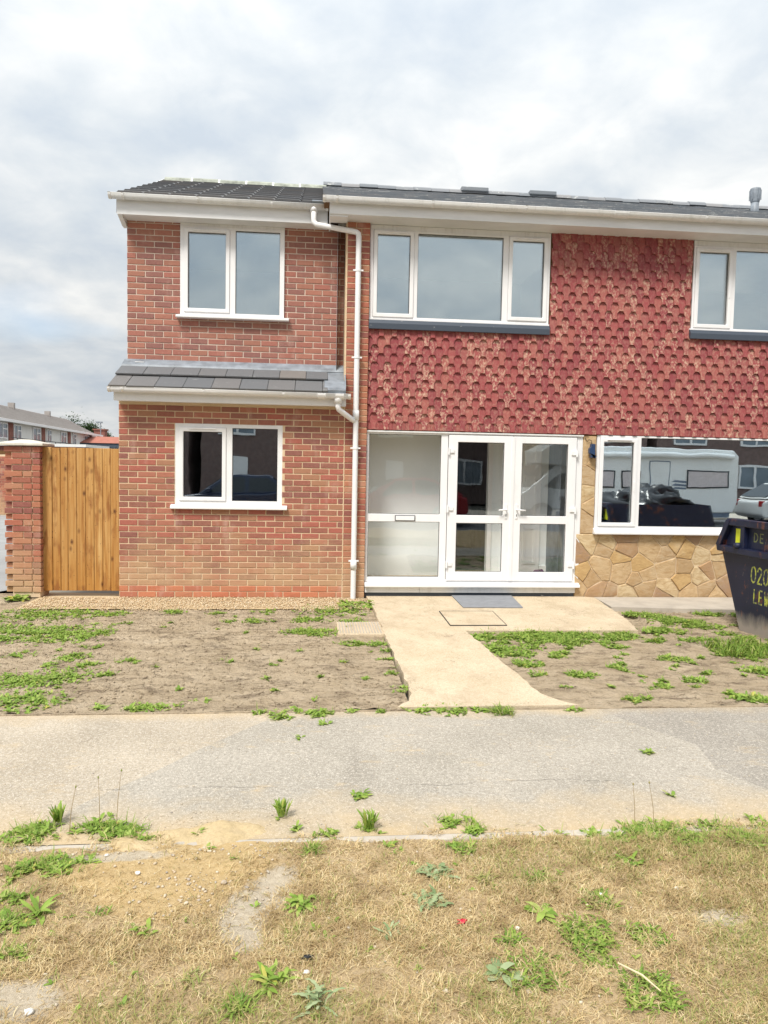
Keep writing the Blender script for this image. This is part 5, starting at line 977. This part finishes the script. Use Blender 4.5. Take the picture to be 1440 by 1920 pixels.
part('windscreen', MB().prism([(.14, 1.17), (.98, 1.94), (1.02, 1.92), (.2, 1.16)], -1.85, -.24, 'y'), m_cglass, mh); part('cab_window', MB().prism([(.62, 1.2), (1.12, 1.68), (1.62, 1.68), (1.62, 1.18)], -.125, -.11, 'y'), m_cglass, mh)
for x0, x1, z0_, z1_ in ((2.35, 2.95, 1.25, 1.75), (3.25, 3.85, 1.25, 1.75), (5.55, 6.95, 1.28, 1.82)):
    wv = part('side_window', MB().box(x0, x1, -.005, .02, z0_, z1_), m_blind, mh, bev=.01); part('window_seal', MB().slab(x0-.04, x1+.04, z0_-.04, z1_+.04, [(x0, x1, z0_, z1_)], -.004, .026), m_black, wv, bev=.008)
part('coach_door', MB().box(4.2, 4.85, -.005, .018, .5, 2.12), m_mh, mh, bev=.006); part('door_seal', MB().slab(4.17, 4.88, .46, 2.15, [(4.2, 4.85, .49, 2.12)], -.004, .012), m_stripe, mh); part('door_handle', MB().box(4.62, 4.76, .018, .04, 1.18, 1.3), m_black, mh)
for k in range(3): part('stripe', MB().prism([(4.95, 1.2+k*.11), (5.1, 1.27+k*.11), (5.5, 1.27+k*.11), (5.5, 1.20+k*.11)], -.003, .006, 'y'), m_stripe, mh)
part('awning', MB().tube([(1.9, .08, 2.33), (7.1, .08, 2.33)], .09, 10), m_mh, mh); part('skirt', MB().box(2.0, 7.1, -1.95, -.03, .25, .42), m_stripe, mh)
wheels(mh, (.55, 5.6), .34, -1.85, -.2)
m_tr2 = plain('dark brown brick', (.17, .12, .11), .9, .25, 6)
def opposite(x, wd, label, mb_, mroof, white=False):
    o = thing('opposite_house', label, 'house', (x, -26, 0), R(180), 'houses across the road'); part('wall', MB().box(-wd/2, wd/2, 0, 7, 0, 4.9), mb_, o); part('gable', MB().prism([(-wd/2, 4.9), (wd/2, 4.9), (0, 6.9)], .02, 6.98, 'y'), m_wht if white else mb_, o)
    part('roof', MB().prism([(-wd/2-.3, 4.75), (0, 6.95), (wd/2+.3, 4.75), (wd/2+.3, 4.9), (0, 7.12), (-wd/2-.3, 4.9)], -.3, 7.3, 'y'), mroof, o)
    for cx in (-wd*.25, wd*.25):
        for z0_ in (.9, 3.1):
            if cx > 0 and z0_ < 1: continue
            wv = part('window', MB().slab(cx-.85, cx+.85, z0_, z0_+1.25, [(cx-.75, cx-.05, z0_+.1, z0_+1.15), (cx+.05, cx+.75, z0_+.1, z0_+1.15)], -.08, -.003), m_pvc, o); part('pane', MB().box(cx-.78, cx+.78, -.04, -.002, z0_+.08, z0_+1.17), m_farglass, wv)
    part('front_door', MB().box(wd*.25-.45, wd*.25+.45, -.06, -.002, 0, 2.05), m_pvc, o)
for i, x in enumerate((-17, -9.5, -2, 5.5, 13, 20.5, 28)):
    opposite(x, 7.0, ('red brick', 'white gabled', 'plain brick')[i % 3]+' house across the road, '+('far past the silver car', 'behind the silver car', 'behind the dark blue car', 'behind the red hatchback', 'behind the motorhome', 'behind the white car', 'last beyond the white car')[i], m_tr2, m_troof, i % 3 == 1)
